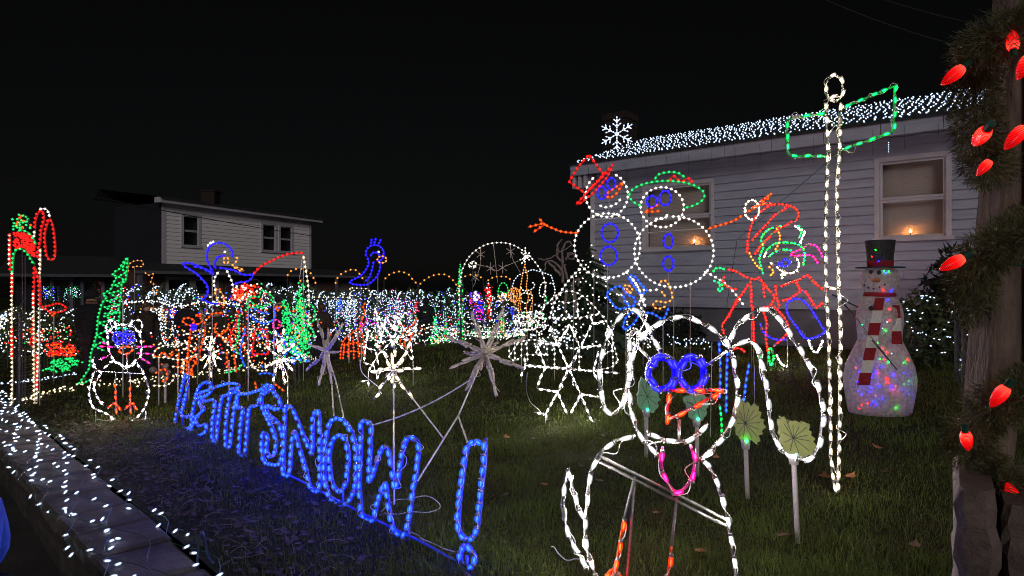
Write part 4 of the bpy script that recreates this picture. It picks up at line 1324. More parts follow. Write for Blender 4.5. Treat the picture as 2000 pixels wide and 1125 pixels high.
# squirrel / bird pair in blue and amber by the snowmen
PQ = standing(np.array([1.62, 7.9, float(ground(1.62, 7.9))]), -5)
figure('squirrel_figure', 'blue and amber squirrel light figure between the snowmen and the big penguin', PQ, [
    ('tail', 'azure', s2('740,700 790,650 850,640 900,700 950,725 958,780 900,800 830,812 780,765'), 'c'), ('inner_tail', 'azure', s2('870,700 880,760 920,780'), ''),
    ('ear', 'azure', s2('912,560 960,562 1005,620 1050,672 1000,692 945,625'), 'c'), ('paw', 'amber', s2('870,640 910,630 940,670 905,692'), 'c'), ('paw', 'amber', s2('890,650 925,690'), 'l'),
    ('head', 'amber', s2('1148,610 1190,590 1230,642 1250,730 1200,762 1130,752 1100,785 1140,812 1205,790'), ''), ('cheek', 'amber', s2('1160,670 1200,720'), 'l'),
    ('belly', 'azure', s2('870,970 890,880 950,832 985,870 935,940'), 'c'), ('belly', 'azure', s2('1040,842 1100,850 1180,890 1222,800'), ''),
    ('chest', 'white', s2('930,570 970,620 1005,690 1032,740 985,765 1060,880'), ''), ('chest', 'white', s2('1000,710 1045,800'), 'l'),
], stakes=(s2('890,960')[0], s2('1180,890')[0]), sp=.055, r=.018, L=.036, rod=.004)
# string of cold white fairy lights on the ground in front of the foundation
def light_string(name, label, path_pts, col, n, spread, r, L, group=None, cat='light string'):
    p = np.array(path_pts)
    root = thing(name, label, cat, p[0], group)
    m = MB(); m.tube(wander(p, .03, .2, n), .003, 3); m.build('cord', 'green_cord', root, root)
    q, t = resample(smooth_path(p), 1e9)
    L_ = np.linalg.norm(np.diff(smooth_path(p), axis=0), axis=1).sum()
    q, t = resample(smooth_path(p), L_ / n)
    q = q + rng.normal(size=q.shape) * np.array(spread) * .5
    many_bulbs('bulbs', col, q, root, root, r, L)
    return root
light_string('fairy_light_string', 'icy fairy lights lying along the foot of the house foundation', [np.array([x, y, ground(x, y) + .1]) for x, y in ((at(1290, 640, 11.0)[0], 11.0), (at(1340, 640, 10.6)[0], 10.6), (at(1385, 640, 10.3)[0], 10.3))], 'ice', 46, (.06, .1, .10), .013, .03)
light_string('fairy_light_string', 'icy fairy lights trailing through the grass behind the tall sign post', [gp(1560, 664), gp(1600, 662), gp(1640, 668), gp(1680, 672)], 'ice', 46, (.1, .1, .16), .011, .026)

# ---- the spruce dressed with mini lights
sp_ = conifer(1153, 474, 10.9, 1.25, 'small real spruce strung with white mini lights behind the left snowman', group=None, layers=24, base=.35, bright='tree_green')
top = at(1155, 478, 10.9)
bp = []
for i in range(260):
    fz = random.random() ** .6
    a = random.uniform(0, 6.283)
    a = random.uniform(3.0, 6.42)
    rr = 1.32 * fz * random.uniform(.92, 1.12)
    bp.append((top[0] + rr * math.cos(a), top[1] + rr * math.sin(a), top[2] - 2.05 * fz - rr * .2))
tl = thing('tree_lights', 'white mini lights wound through the small spruce behind the snowmen', 'fairy lights', (top[0], top[1], .4))
many_bulbs('bulbs', 'white', bp, tl, tl, .0145, .034)

# ---- bare reindeer topiary antlers next to the snowman
tw = thing('twig_reindeer', 'unlit grey twig reindeer with branching antlers beside the left snowman', 'reindeer', np.array([*at(1090, 560, 10)[:2], float(ground(*at(1090, 560, 10)[:2]))]))
PT = standing(np.array([*at(1090, 560, 10)[:2], 0]), 0)
def twigs(name, strokes_, r0, parent, root, P, mat='bare_twig'):
    for s_ in strokes_:
        m = MB(); w = smooth_path([P(x, y) for x, y in s_]); w = w + rng.normal(size=w.shape) * .006
        m.tube(w, r0, 5, r1=r0 * .55); m.build(name, mat, parent, root, smooth=True)
twigs('antler', [gq('1640,520 1600,380 1540,300 1550,180 1590,140'), gq('1600,380 1590,250 1640,160 1700,190'), gq('1560,260 1540,190'), gq('1620,330 1660,290 1700,280'), gq('1600,470 1540,380 1450,340'), gq('1570,480 1500,400 1440,360 1410,450')], .022, tw, tw, PT)
twigs('leg', [gq('1600,560 1590,420 1620,380'), gq('1690,640 1700,560 1760,520 1740,600'), gq('1640,620 1620,760 1630,900'), gq('1700,620 1720,760 1710,900')], .026, tw, tw, PT)
twigs('muzzle', [gq('1650,320 1640,290 1670,270 1710,290 1700,330 1660,330')], .02, tw, tw, PT)
twigs('branch', [gq('1360,328 1450,325 1560,270 1700,180')], .014, tw, tw, PT)

# ---- snow globe and the crowd of lights inside it
PGb = standing(np.array([*at(985, 560, 12.0)[:2], 0.0]), 0)
figure('snow_globe_figure', 'large round snow globe light figure with unlit hanging stars, centre background', PGb, [
    ('globe', 'white', gq('640,960 600,860 585,720 590,600 612,450 660,340 730,260 820,200 910,175 1000,170 1090,185 1180,230 1270,300 1340,380 1400,480 1425,600 1420,740 1390,860 1340,960'), ''),
    ('base', 'white', gq('640,960 720,960 800,990 900,1000 1000,985 1080,940 1160,960 1260,960 1340,940'), ''), ('base', 'white', gq('600,1030 760,1035 900,1040 1060,1030 1300,1020'), 'l'), ('base_band', 'green', gq('700,1020 900,1022'), 'l'), ('base', 'white', gq('720,1080 900,1090 1060,1080'), ''),
    ('rod', None, gq('918,180 960,560'), 'l'), ('rod', None, gq('1078,190 1105,330 1180,460'), 'l'), ('rod', None, gq('790,240 795,380 740,560 720,600'), 'l'), ('rod', None, gq('750,380 880,410 950,450 1010,410 1170,345'), 'l'),
] + [('star', None, [(780 + .2 * (x + 46 * math.cos(a)), 440 + .2 * (y + 60 * math.sin(a))), (780 + .2 * (x - 46 * math.cos(a)), 440 + .2 * (y - 60 * math.sin(a)))], 'l') for x, y in ((795, 285), (1085, 255), (890, 420), (1008, 415), (740, 510)) for a in (.5, 1.57, 2.64)],
    sp=.085, r=.017, L=.034, rod=.006, stakes=(gq('640,1000')[0], gq('1340,1000')[0], gq('960,1030')[0]), rodmat='unlit_tube')

def cloud(name, label, P, poly, col, n, r=.014, L=.03, group=None, cat='light figure', depth=.12, poles=1, sleeve=True):
    """a dense little figure of mini lights over a wire shape"""
    poly = np.array(poly)
    lo, hi = poly.min(0), poly.max(0)
    out = []
    k = len(poly)
    while len(out) < n:
        x, y = rng.uniform(lo[0], hi[0]), rng.uniform(lo[1], hi[1])
        ins = False
        j = k - 1
        for i in range(k):
            if (poly[i][1] > y) != (poly[j][1] > y) and x < (poly[j][0] - poly[i][0]) * (y - poly[i][1]) / (poly[j][1] - poly[i][1]) + poly[i][0]:
                ins = not ins
            j = i
        if ins:
            out.append(P(x, y) + np.array([0, rng.uniform(-depth, depth), 0]))
    c = poly.mean(0)
    w = P(*c)
    root = thing(name, label, cat, (w[0], w[1], float(ground(w[0], w[1]))), group)
    m = MB()
    for i in range(k):
        m.tube([P(*poly[i]), P(*poly[(i + 1) % k])], .006, 4)
    for q in range(poles):
        b = P(lo[0] + (hi[0] - lo[0]) * (q + .5) / poles, hi[1])
        m.tube([np.array([b[0], b[1], float(ground(b[0], b[1])) - .04]), b + np.array([0, 0, .05])], .007, 4)
    m.build('frame', 'dark_trim', root, root)
    cc = col if isinstance(col, str) else [random.choice(col) for _ in range(n)]
    many_bulbs('bulbs', cc, out, root, root, r, L, sleeve=sleeve)
    return root
def plane_d(px, d, yaw=0):
    q = at(px, 562, d)
    return standing(np.array([q[0], q[1], 0.0]), yaw)

PG2 = plane_d(960, 12.6)
cloud('candy_cane_figure', 'red candy cane shaped light inside the snow globe', PG2, gq('830,600 870,560 905,600 900,680 912,930 865,935 850,700'), ['red', 'red', 'red', 'white'], 90, group=None)
figure('arch_figure', 'small green arched light loop inside the snow globe', PG2, [('loop', 'green', gq('960,690 975,600 1010,560 1050,590 1060,660 1000,650 950,640'), ''), ('loop', 'green', gq('810,800 880,780 900,740'), '')], sp=.06, r=.015, L=.03, stakes=(gq('1010,660')[0],))
cloud('light_tree', 'yellow green cone of lights in the middle of the snow globe', PG2, gq('1010,800 1030,920 1025,1060 985,1060 985,920'), ['green', 'amber'], 70)
cloud('present_figure', 'violet and magenta present shape of lights at the left inside the snow globe', PG2, gq('690,660 790,650 825,760 825,930 760,930 680,760'), ['deep', 'deep', 'magenta', 'red'], 130)
cloud('star_figure', 'cluster of white starry lights at the centre of the snow globe', plane_d(970, 12.3), gq('960,680 1010,650 1060,680 1050,740 970,750'), ['white', 'white', 'amber'], 46)
cloud('star_figure', 'cold white star of lights at the left edge inside the snow globe', plane_d(930, 12.2), gq('700,700 745,640 790,700 750,760'), ['ice', 'white'], 34)
cloud('star_figure', 'white star of lights stuck to the upper left rim of the snow globe', plane_d(922, 11.9), gq('670,380 720,340 760,380 740,420 690,425'), 'white', 24)
figure('wreath_figure', 'golden pumpkin shaped light ring at the right inside the snow globe', plane_d(1003, 11.8), [('ring', 'amber', ring(*gq('1120,680')[0], 11, 14, 14), 'c'), ('ring', 'amber', ring(*gq('1120,680')[0], 6, 13, 12), 'c'), ('ring', 'amber', gq('1120,630 1118,740 1140,780'), ''), ('ring', 'amber', gq('1090,640 1150,720'), 'l')], sp=.045, r=.015, L=.034, stakes=(gq('1120,740')[0],))
figure('prancing_deer_figure', 'golden rearing deer light figure with a white star above it at the globe edge', plane_d(1022, 11.5), [
    ('neck', 'amber', gq('1230,370 1215,430 1200,500 1190,560 1180,640 1190,720 1180,800 1200,860'), ''), ('body', 'amber', gq('1225,400 1250,500 1240,600 1260,700 1240,800 1250,930'), ''), ('leg', 'amber', gq('1170,620 1180,700 1160,790 1170,850'), ''), ('leg', 'amber', gq('1280,640 1300,730 1270,860 1290,940'), ''),
    ('star', 'white', gq('1170,340 1290,300'), 'l'), ('star', 'white', gq('1230,210 1225,370'), 'l'), ('star', 'white', gq('1185,260 1275,345'), 'l'), ('star', 'white', gq('1275,260 1190,380'), 'l'), ('star', 'white', gq('1210,320 1250,290'), 'l'),
], sp=.05, r=.0145, L=.03, stakes=(gq('1200,860')[0], gq('1250,930')[0]))
figure('lantern_figure', 'pale cyan eight sided lantern outline filled with white lights behind the igloo', plane_d(1042, 12.9), [
    ('outline', 'ice', gq('1100,610 1120,540 1160,488 1300,432 1400,460 1482,490 1505,560 1520,640'), 'l'),
    ('swirl', 'white', gq('1290,560 1320,570 1300,620 1220,640 1180,600'), ''), ('swirl', 'white', gq('1370,620 1390,570 1430,560 1420,640 1400,700 1370,680'), 'c'), ('swirl', 'white', gq('1460,570 1500,570 1520,640 1490,720 1440,760'), ''), ('swirl', 'white', gq('1180,680 1230,660 1300,690 1240,760 1190,740'), ''),
    ('swirl', 'green', gq('1440,690 1430,760 1400,800'), ''),
], sp=.06, r=.0145, L=.03, stakes=(gq('1300,700')[0], gq('1500,700')[0]))
cloud('sleigh_figure', 'low sprawl of white and green mini lights under the lantern shape', plane_d(1045, 11.2), gq('1180,850 1330,830 1440,870 1450,990 1300,1020 1100,1040 1060,1000 1100,930'), ['white', 'white', 'white', 'green', 'white', 'white'], 190, depth=.3, r=.012)
cloud('sleigh_figure', 'low scatter of white and green mini lights in front of the snow globe base', plane_d(985, 11.0), gq('640,1040 800,1020 1000,1050 1200,1030 1260,1070 1000,1110 800,1100 680,1090'), ['white', 'white', 'white', 'green', 'warm'], 130, depth=.3, r=.012)
figure('bird_figure', 'small blue and white bird light figure standing under the golden ring', plane_d(1000, 11.6), [('back', 'azure', gq('1100,790 1090,850 1110,900 1090,960 1110,1020 1130,1030'), ''), ('breast', 'white', gq('1110,790 1150,820 1165,860 1110,910 1140,960'), ''), ('wing', 'deep', gq('1085,800 1115,830 1100,880'), '')], sp=.045, r=.0145, L=.03, stakes=(gq('1120,1020')[0],))
# ================================================================== left and back of the yard
# ---- blue penguin with a fishing rod
PF = plane_d(420, 9.9, 6)
figure('fishing_penguin_figure', 'blue penguin light figure holding a long red fishing rod above the left fence', PF, [
    ('head_outline', 'deep', c4('385,358 358,320 340,275 338,230 350,180 380,150 430,138 475,145 515,175 538,215 530,250'), ''), ('face_outline', 'deep', c4('480,236 430,246 400,290 405,340'), ''),
    ('tuft', 'white', c4('345,170 355,145'), 'l'), ('tuft', 'white', c4('365,150 372,128'), 'l'), ('tuft', 'white', c4('385,142 392,120'), 'l'), ('eye', 'white', c4('462,218 500,198'), 'l'),
    ('eye', 'amber', ring(*c4('490,275')[0], 5, 6, 8), 'c'), ('beak', 'amber', c4('555,252 582,260 562,290 540,310 575,330 600,335 628,355'), ''), ('beak', 'amber', c4('540,320 590,350 620,360'), ''),
    ('wing', 'deep', c4('388,372 320,340 240,305 165,294 155,312 205,345 258,378 300,420 335,462 346,512 328,560 290,590'), ''), ('wing', 'deep', c4('390,385 350,362 300,335 230,320'), ''),
    ('flipper', 'deep', c4('430,330 490,340 550,352 620,385 680,386 702,376 688,412 650,440 592,445 552,462'), ''),
    ('belly', 'white', c4('432,360 402,410 395,460 412,520'), ''), ('belly', 'white', c4('492,345 512,390 538,450 545,520'), ''),
    ('foot', 'amber', c4('400,512 430,505 468,555 475,622 430,590'), 'c'), ('foot', 'amber', c4('530,520 570,500 620,510 600,560 540,580'), ''), ('tail', 'deep', c4('320,588 380,612 432,608'), ''),
    ('rod', 'red', c4('700,385 750,330 800,300 850,275 910,245 980,225 1050,215 1096,218'), ''), ('line', 'warm', c4('1092,232 1102,290 1116,380 1130,470 1135,560 1136,640'), ''), ('rod_brace', None, c4('1084,235 1060,420'), 'l'),
    ('fish', 'green', ring(*c4('1140,690')[0], 11, 18, 14), 'c'), ('fish_tail', 'green', c4('1136,770 1110,850 1182,862 1140,790'), ''), ('hook', 'warm', c4('1130,690 1132,770 1150,772'), ''),
], sp=.075, r=.021, L=.042, stakes=(c4('378,390')[0], c4('1090,240')[0]), rod=.006)
# ---- blue crested bird far back
figure('crested_bird_figure', 'blue crested bird light figure with an amber beak against the dark sky', plane_d(735, 14.5, -4), [
    ('head', 'deep', ring(*c4('1650,222')[0], 17.5, 17, 18, -200, 60), ''), ('crest', 'deep', c4('1620,150 1626,105'), 'l'), ('crest', 'deep', c4('1645,145 1660,98'), 'l'), ('crest', 'deep', c4('1680,150 1700,108'), 'l'),
    ('body', 'deep', c4('1592,250 1602,300 1572,360 1530,400 1470,430 1455,445 1482,460 1540,466 1600,460 1650,420 1682,370 1692,300 1665,268'), ''), ('wing', 'deep', c4('1642,280 1630,340 1610,400 1575,440'), ''), ('face', 'deep', c4('1620,245 1625,222 1660,212 1692,238'), ''),
    ('eye', 'white', c4('1672,200 1690,215'), 'l'), ('beak', 'amber', ring(*c4('1706,268')[0], 9, 6.5, 11), 'c'),
], sp=.085, r=.026, L=.05, stakes=(c4('1540,460')[0], c4('1672,400')[0]), rod=.008)
# ---- character with a stocking at the middle left
figure('duck_figure', 'green capped blue duck light figure carrying a red stocking, left of the green tree', plane_d(505, 8.9, 6), [
    ('cap', 'green', c4('660,660 652,590 690,555 745,560 760,510 800,520 852,560 858,590 832,612 760,635 700,610 668,575'), ''), ('cap_band', 'green', c4('650,640 720,640 790,650'), ''),
    ('head', 'azure', c4('680,690 712,740 780,766 842,750 872,700 860,640'), ''), ('collar', 'azure', c4('700,640 760,680 830,690'), ''), ('beak', 'orange', c4('868,640 915,636 890,672'), 'cl'),
    ('scarf', 'magenta', c4('850,782 882,735 922,780 880,805'), 'c'), ('stocking', 'red', c4('715,810 810,812 818,1008 690,1005'), 'cl'), ('body', 'azure', c4('870,820 905,860 940,900 960,980'), ''),
    ('back', 'green', c4('600,690 585,760 590,850 560,950 590,1010'), ''), ('back', 'azure', c4('640,800 615,900 600,1000 640,1110'), ''), ('back', 'red', c4('590,660 560,780 520,860 530,950'), ''), ('belly', 'warm', l1('440,322 452,380 495,432 560,432'), ''),
    ('foot', 'azure', l1('500,455 560,450 600,470'), ''), ('foot', 'orange', l1('480,500 490,545'), 'l'), ('foot', 'orange', l1('595,510 655,558'), 'l'),
], sp=.058, r=.016, L=.034, stakes=(c4('660,560')[0], c4('860,560')[0]), rod=.005)
# ---- big green tree figure
PTr = plane_d(585, 9.7, 0)
cloud('light_tree', 'tall green cone shaped tree of lights in front of the white hedge, left of centre', PTr, c4('1075,415 1090,560 1110,760 1150,1060 1080,1010 1000,1000 960,900 1020,800 1030,600'), ['green'] * 9 + ['amber'], 300, r=.0172, L=.032)
cloud('light_tree', 'squat green lobe of lights leaning on the left of the tall cone', PTr, c4('935,575 965,620 985,720 1000,830 960,900 935,820 930,700'), 'green', 90, r=.0172, L=.032)
cloud('light_tree', 'low blue and green mass of lights at the foot of the tall cone', plane_d(580, 9.3), c4('900,880 1000,850 1060,960 1150,1070 1010,1080 920,1020'), ['azure', 'azure', 'green', 'green', 'white'], 110, r=.0172, L=.034)
# ---- slim green tree left
figure('light_tree', 'slim leaning green tree of lights behind the small penguin at left', plane_d(218, 9.4, 8), [
    ('outline', 'green', c1('1000,570 960,620 940,660 905,680 880,710 920,715 890,770 870,820 805,860 840,880 800,930 770,1040') + c2('760,290 715,440 700,560 615,685'), 'l'),
    ('outline', 'green', c1('1000,570 998,640 985,760 955,770 950,850 930,980') + c2('940,120 930,200'), 'l'),
    ('garland', 'green', c1('985,600 960,660 985,690 930,720 980,750 900,790 940,800'), 'l'), ('garland', 'green', c1('945,830 860,850 930,890 840,910 930,940 820,960 920,1000 810,1010'), 'l'),
    ('garland', 'green', c2('930,120 820,150 900,180 770,200 860,240'), 'l'), ('garland', 'green', c2('840,260 760,300 830,340 735,380 820,420'), 'l'), ('garland', 'green', c2('720,640 640,680'), 'l'),
], sp=.06, r=.0172, L=.036, stakes=(c1('960,900')[0],), rod=.005)
# ---- arch and candy canes far left
PAr = plane_d(55, 8.9, 10)
figure('arch_figure', 'tall red, white and green light archway at the far left edge', PAr, [
    ('column', 'warm', A('24,790 25,730 24,650 24,580 25,530'), 'l'), ('column', 'red', A('25,700 25,640'), 'l'), ('column', 'red', A('25,575 25,535'), 'l'), ('column', 'red', A('21,530 20,455'), 'l'), ('column', 'warm', A('19,520 20,455'), 'l'),
    ('column', 'warm', A('68,792 67,700 67,640 66,570'), 'l'), ('column', 'red', A('66,680 65,620'), 'l'), ('column', 'red', A('74,760 71,690'), 'l'), ('column', 'red', A('66,600 68,520'), 'l'),
    ('column', 'red', A('80,600 79,545'), 'l'), ('column', 'warm', A('72,790 76,680 78,600 79,485'), 'l'),
    ('arch_trim', 'green', A('25,535 27,500 33,488 44,487 54,495 62,508 68,516'), ''), ('arch_trim', 'green', A('35,452 45,450 57,455 66,466 71,478'), ''),
], sp=.062, r=.0172, L=.036, stakes=((25, 780), (70, 780)), rod=.008, cat='arch')
cloud('arch_figure', 'red filled panel of lights on top of the left archway', PAr, A('26,455 45,452 60,460 68,480 72,505 62,500 48,486 30,486'), 'red', 150, r=.0172, L=.03, depth=.03)
cloud('light_tree', 'tiny green tree of lights perched on the left archway', PAr, A('51,420 57,432 52,446 38,450 30,442 36,430'), ['green', 'green', 'green', 'green', 'orange'], 34, r=.0172, L=.034, poles=1)
figure('candy_cane_figure', 'tall red and white candy cane light hooked over the archway', plane_d(88, 8.7, 8), [
    ('stem', 'red', c1('300,580 305,500 318,440 325,350 345,280 340,220 320,210 295,230 278,290 275,350'), ''), ('crook_top', 'white', c1('310,200 340,190 370,200 388,230 392,260'), ''),
    ('hook', 'red', c1('385,270 365,330 352,400 358,500 370,560 395,590 425,580 435,520 430,420 415,320 395,270'), ''), ('stem', 'warm', c1('270,420 275,360'), 'l'), ('stem', 'red', c1('265,640 290,690 310,800 315,950'), ''), ('stem', 'warm', c1('320,500 318,680'), 'l'),
], sp=.06, r=.0172, L=.036, stakes=(c1('310,700')[0],), rod=.007)
# ---- reindeer and sleigh pieces
PR = plane_d(390, 9.0, 6)
figure('reindeer_figure', 'red outlined reindeer light figure with grey antlers and a blue nose', PR, [
    ('neck', 'orange', c2('1495,240 1480,340 1472,440 1462,540 1468,610'), ''), ('neck', 'orange', c2('1602,185 1602,280 1570,400 1552,470 1500,560 1492,612'), ''), ('ear', 'orange', c2('1430,178 1470,162 1520,185 1492,222 1445,205'), 'c'), ('head', 'orange', c2('1530,155 1560,130 1592,178 1540,220'), ''),
    ('ear', 'orange', c2('1630,170 1662,130 1745,124'), ''), ('nose', 'deep', ring(*c2('1515,235')[0], 5, 6, 9), 'c'), ('nose', 'deep', ring(*c2('1515,235')[0], 2.5, 3, 6), 'c'),
    ('leg', 'orange', c2('1480,450 1430,520 1420,600'), ''), ('leg', 'orange', c2('1500,560 1510,620'), ''), ('body', 'orange', c2('1560,440 1500,480 1460,520'), ''),
], sp=.058, r=.0172, L=.036, stakes=(c2('1475,500')[0],), rod=.005)
ta = thing('antlers', 'grey unlit antlers standing above the red reindeer', 'antlers', np.array([*PR(*c2('1590,90')[0])[:2], 0]))
twigs('antler', [c2('1560,330 1590,200 1580,120 1572,70'), c2('1590,190 1605,110 1620,60'), c2('1585,240 1625,210 1648,200'), c2('1560,330 1550,470 1545,690'), c2('1590,140 1560,80'), c2('1540,300 1500,290')], .014, ta, ta, plane_d(395, 8.9))
figure('reindeer_figure', 'partly hidden second red reindeer between the duck and the first one', plane_d(450, 9.1, 4), [
    ('antler', 'orange', c2('1695,200 1680,262 1720,292 1782,252 1790,200'), ''), ('head', 'orange', c2('1720,292 1760,340 1800,300 1850,210'), ''), ('leg', 'orange', c2('1775,420 1780,560'), 'l'), ('leg', 'orange', c2('1830,440 1850,590'), 'l'), ('body', 'warm', c2('1700,290 1750,320 1780,370 1830,400'), ''), ('body', 'green', c2('1760,590 1850,570 1900,520'), ''),
], sp=.058, r=.0172, L=.036, stakes=(c2('1790,500')[0],), rod=.005)
figure('sleigh_figure', 'white curved sleigh light figure with red rails between the small penguin and the reindeer', plane_d(335, 8.8, 6), [
    ('rail', 'warm', c2('1195,470 1215,420 1280,382 1400,365 1480,370 1535,420'), ''), ('rail', 'warm', c2('1190,470 1300,472 1420,490 1550,442'), ''), ('rail', 'warm', c2('1340,540 1420,545 1440,500 1430,640'), ''), ('side', 'orange', c2('1200,450 1240,470 1280,430 1320,470 1360,440'), ''), ('side', 'orange', c2('1210,600 1290,560 1310,640 1260,660'), ''),
    ('runner', 'warm', c2('1000,660 1080,650 1090,690 1060,700'), ''), ('runner', 'warm', c2('1190,690 1300,690 1360,640 1350,600'), ''), ('side', 'orange', c2('1400,430 1390,560'), 'l'),
], sp=.062, r=.016, L=.034, stakes=(c2('1390,500')[0], c2('1240,470')[0]), rod=.005)

# ---- small train at far left
cloud('train_figure', 'red engine of a low light train behind the left fence', plane_d(120, 10.5), c2('365,460 370,370 440,350 480,360 500,400 530,365 590,370 610,460'), ['red', 'red', 'orange'], 100, r=.0185, L=.034)
cloud('train_figure', 'green carriage of lights in front of the red engine at far left', plane_d(123, 10.2), c2('370,480 480,490 560,465 625,490 600,560 480,585 370,585'), 'green', 90, r=.0185, L=.034)
figure('bow_figure', 'red bow of lights at the foot of the candy cane, far left', plane_d(100, 11.0), [('loop', 'red', c1('330,960 400,945 460,930 520,960 500,990 420,1000 360,975'), 'c'), ('loop', 'orange', c1('390,1000 420,1025 440,1000'), '')], sp=.06, r=.0185, L=.036, stakes=(c1('420,990')[0],))
cloud('toy_figure', 'scatter of coloured lights on the back fence right of the archway', plane_d(112, 12.5), c2('130,340 200,260 330,240 480,220 560,290 560,350 420,340 250,370'), ['red', 'green', 'orange', 'warm', 'red'], 90, r=.0165, L=.034, depth=.4)

# ---- white net lit hedge along the back
def lit_hedge(px0, px1, yt, yb, d, n, cols, label, lumps=6):
    a, b = at(px0, yt, d), at(px1, yb, d)
    root = thing('lit_hedge', label, 'hedge', ((a[0] + b[0]) / 2, d, 0), 'net lit hedges along the back of the yard')
    V, F, P_ = [], [], []
    w = b[0] - a[0]
    for i in range(lumps):
        c = np.array([a[0] + w * (i + .5) / lumps, d + random.uniform(-.25, .25), 0])
        hx = w / lumps * .62; hz = a[2] * random.uniform(.88, 1.03)
        for j in range(170):
            u = rng.normal(size=3); u /= np.linalg.norm(u)
            p = c + np.array([u[0] * hx, u[1] * .55, hz * .5 + u[2] * hz * .5])
            t1 = rng.normal(size=3) * .09; t2 = rng.normal(size=3) * .09
            k = len(V); V += [p, p + t1, p + t2]; F.append((k, k + 1, k + 2))
        for j in range(int(n * 1.05) // lumps):
            th = random.uniform(0, 2 * math.pi); zz = random.uniform(-.55 if yb < 640 else -.9, 1)
            q = math.sqrt(max(0, 1 - zz * zz))
            P_.append(c + np.array([hx * 1.08 * q * math.cos(th), -abs(.6 * q * math.sin(th)) - .05, hz * .5 + zz * hz * .53]))
    np_mesh('foliage', V, F, 'leafy', root, root)
    many_bulbs('bulbs', [random.choice(cols) for _ in P_], P_, root, root, .0175, .036, n=4)
    return root
I8 = ['ice'] * 8
lit_hedge(232, 275, 562, 700, 16.5, 260, I8 + ['deep', 'red'], 'narrow white lit bush immediately right of the slim green tree', 2)
lit_hedge(300, 395, 558, 700, 17.0, 640, I8 + ['white'], 'broad white lit hedge under the far house windows', 4)
lit_hedge(395, 530, 580, 690, 17.8, 380, I8 + ['deep', 'red', 'white'], 'white and coloured lit hedge behind the fishing penguin', 5)
lit_hedge(523, 560, 553, 660, 17.2, 240, I8, 'tall white lit bush left of the big green tree', 2)
lit_hedge(558, 640, 560, 640, 18.2, 420, I8, 'white lit hedge behind the fish and the fishing line', 4)
lit_hedge(640, 760, 562, 650, 19.0, 760, I8 + ['white', 'deep'], 'white lit hedge under the crested bird', 6)
lit_hedge(745, 830, 562, 650, 19.6, 560, I8 + ['magenta', 'white'], 'white lit hedge right of the crested bird', 5)
lit_hedge(815, 905, 563, 640, 20.2, 560, I8 + ['green', 'deep'], 'white lit hedge left of the snow globe with green streaks', 5)
lit_hedge(905, 1010, 575, 640, 21.0, 420, ['ice', 'ice', 'deep', 'white'], 'blue white lit hedge seen through the snow globe', 5)
lit_hedge(-20, 160, 596, 660, 15.0, 300, ['ice', 'ice', 'warm', 'white'], 'low white lit hedge behind the archway', 6)
# icicle curtain below
def curtain(px0, px1, yt, yb, d, n, cols, label):
    a, b = at(px0, yt, d), at(px1, yb, d)
    root = thing('light_curtain', label, 'light curtain', ((a[0] + b[0]) / 2, d, 0), 'icicle light curtains at the back')
    m = MB(); m.tube([np.array([a[0], d, a[2]]), np.array([b[0], d, a[2]])], .008, 4)
    P_ = []
    x = a[0]
    st = max((b[0] - a[0]) / max(n / 9, 1), .03)
    while x < b[0]:
        l = (a[2] - b[2]) * random.uniform(.45, 1)
        m.tube([np.array([x, d, a[2]]), np.array([x, d, a[2] - l])], .004, 3)
        z = a[2] - random.uniform(0, .1)
        while z > a[2] - l:
            P_.append((x + random.uniform(-.04, .04), d - .02 - random.uniform(0, .2), z)); z -= (a[2] - b[2]) / 11 * random.uniform(.6, 1.4)
        x += st * random.uniform(.5, 1.5)
    for x in np.linspace(a[0], b[0], 3):
        m.tube([np.array([x, d, a[2]]), np.array([x, d, -.05])], .012, 5)
    m.build('frame', 'dark_trim', root, root)
    many_bulbs('bulbs', [random.choice(cols) for _ in P_], P_, root, root, .0165, .036, n=4)
curtain(645, 700, 583, 632, 18.0, 190, I8, 'cold white icicle curtain left of the red deer')
curtain(760, 830, 585, 640, 18.6, 240, I8 + ['deep', 'red'], 'white icicle curtain with red and blue flecks under the crested bird')
curtain(660, 668, 582, 622, 16.8, 44, ['azure'], 'narrow blue strip of lights on the back fence')
curtain(285, 330, 600, 645, 13.5, 170, ['warm', 'white', 'ice', 'amber'], 'warm white drip lights behind the small penguin')
curtain(330, 352, 600, 622, 13.8, 60, ['deep', 'red', 'ice'], 'patch of blue and red lights left of the reindeer')
curtain(-10, 40, 610, 645, 12.8, 80, ['ice', 'warm'], 'dim white drip lights at the extreme left')
curtain(90, 112, 560, 596, 24.2, 60, ['ice', 'deep', 'green'], 'added coloured lights standing in for reflections in the first window of the dark wing')  # bulbs added in place of the lights mirrored in this pane
curtain(132, 158, 560, 590, 24.4, 60, ['ice', 'ice', 'green'], 'added coloured lights standing in for reflections in the second window of the dark wing')  # likewise bulbs put in for the second pane's reflections

# ---- amber arches of lights over the back
def arch(pp, d, label):
    figure('arch_light', label, plane_d(pp[0][0], d), [('hoop', 'amber', pp, '')], sp=.14, r=.029, L=.05, rod=.012, rodmat='dark_trim', stakes=(pp[0], pp[-1]), cat='arch light', group='amber hoops of lights at the back')
arch(c4('965,408 980,370 1010,352 1050,340 1110,346 1155,380 1185,440 1190,470'), 16.0, 'amber light hoop around the tip of the fishing line')
arch(c4('1340,470 1355,420 1390,380 1440,355 1490,345 1530,378 1565,430'), 16.5, 'amber light hoop left of the crested bird')
arch(c4('1720,430 1760,388 1800,370 1850,362 1915,385 1950,430 1985,460'), 17.0, 'amber light hoop right of the crested bird')
arch(gq('190,590 240,540 330,490 440,480 510,520 570,600'), 17.5, 'amber light hoop left of the snow globe')
arch(gq('620,510 680,485 740,485 820,520'), 18.2, 'low amber light hoop crossing the left rim of the globe')
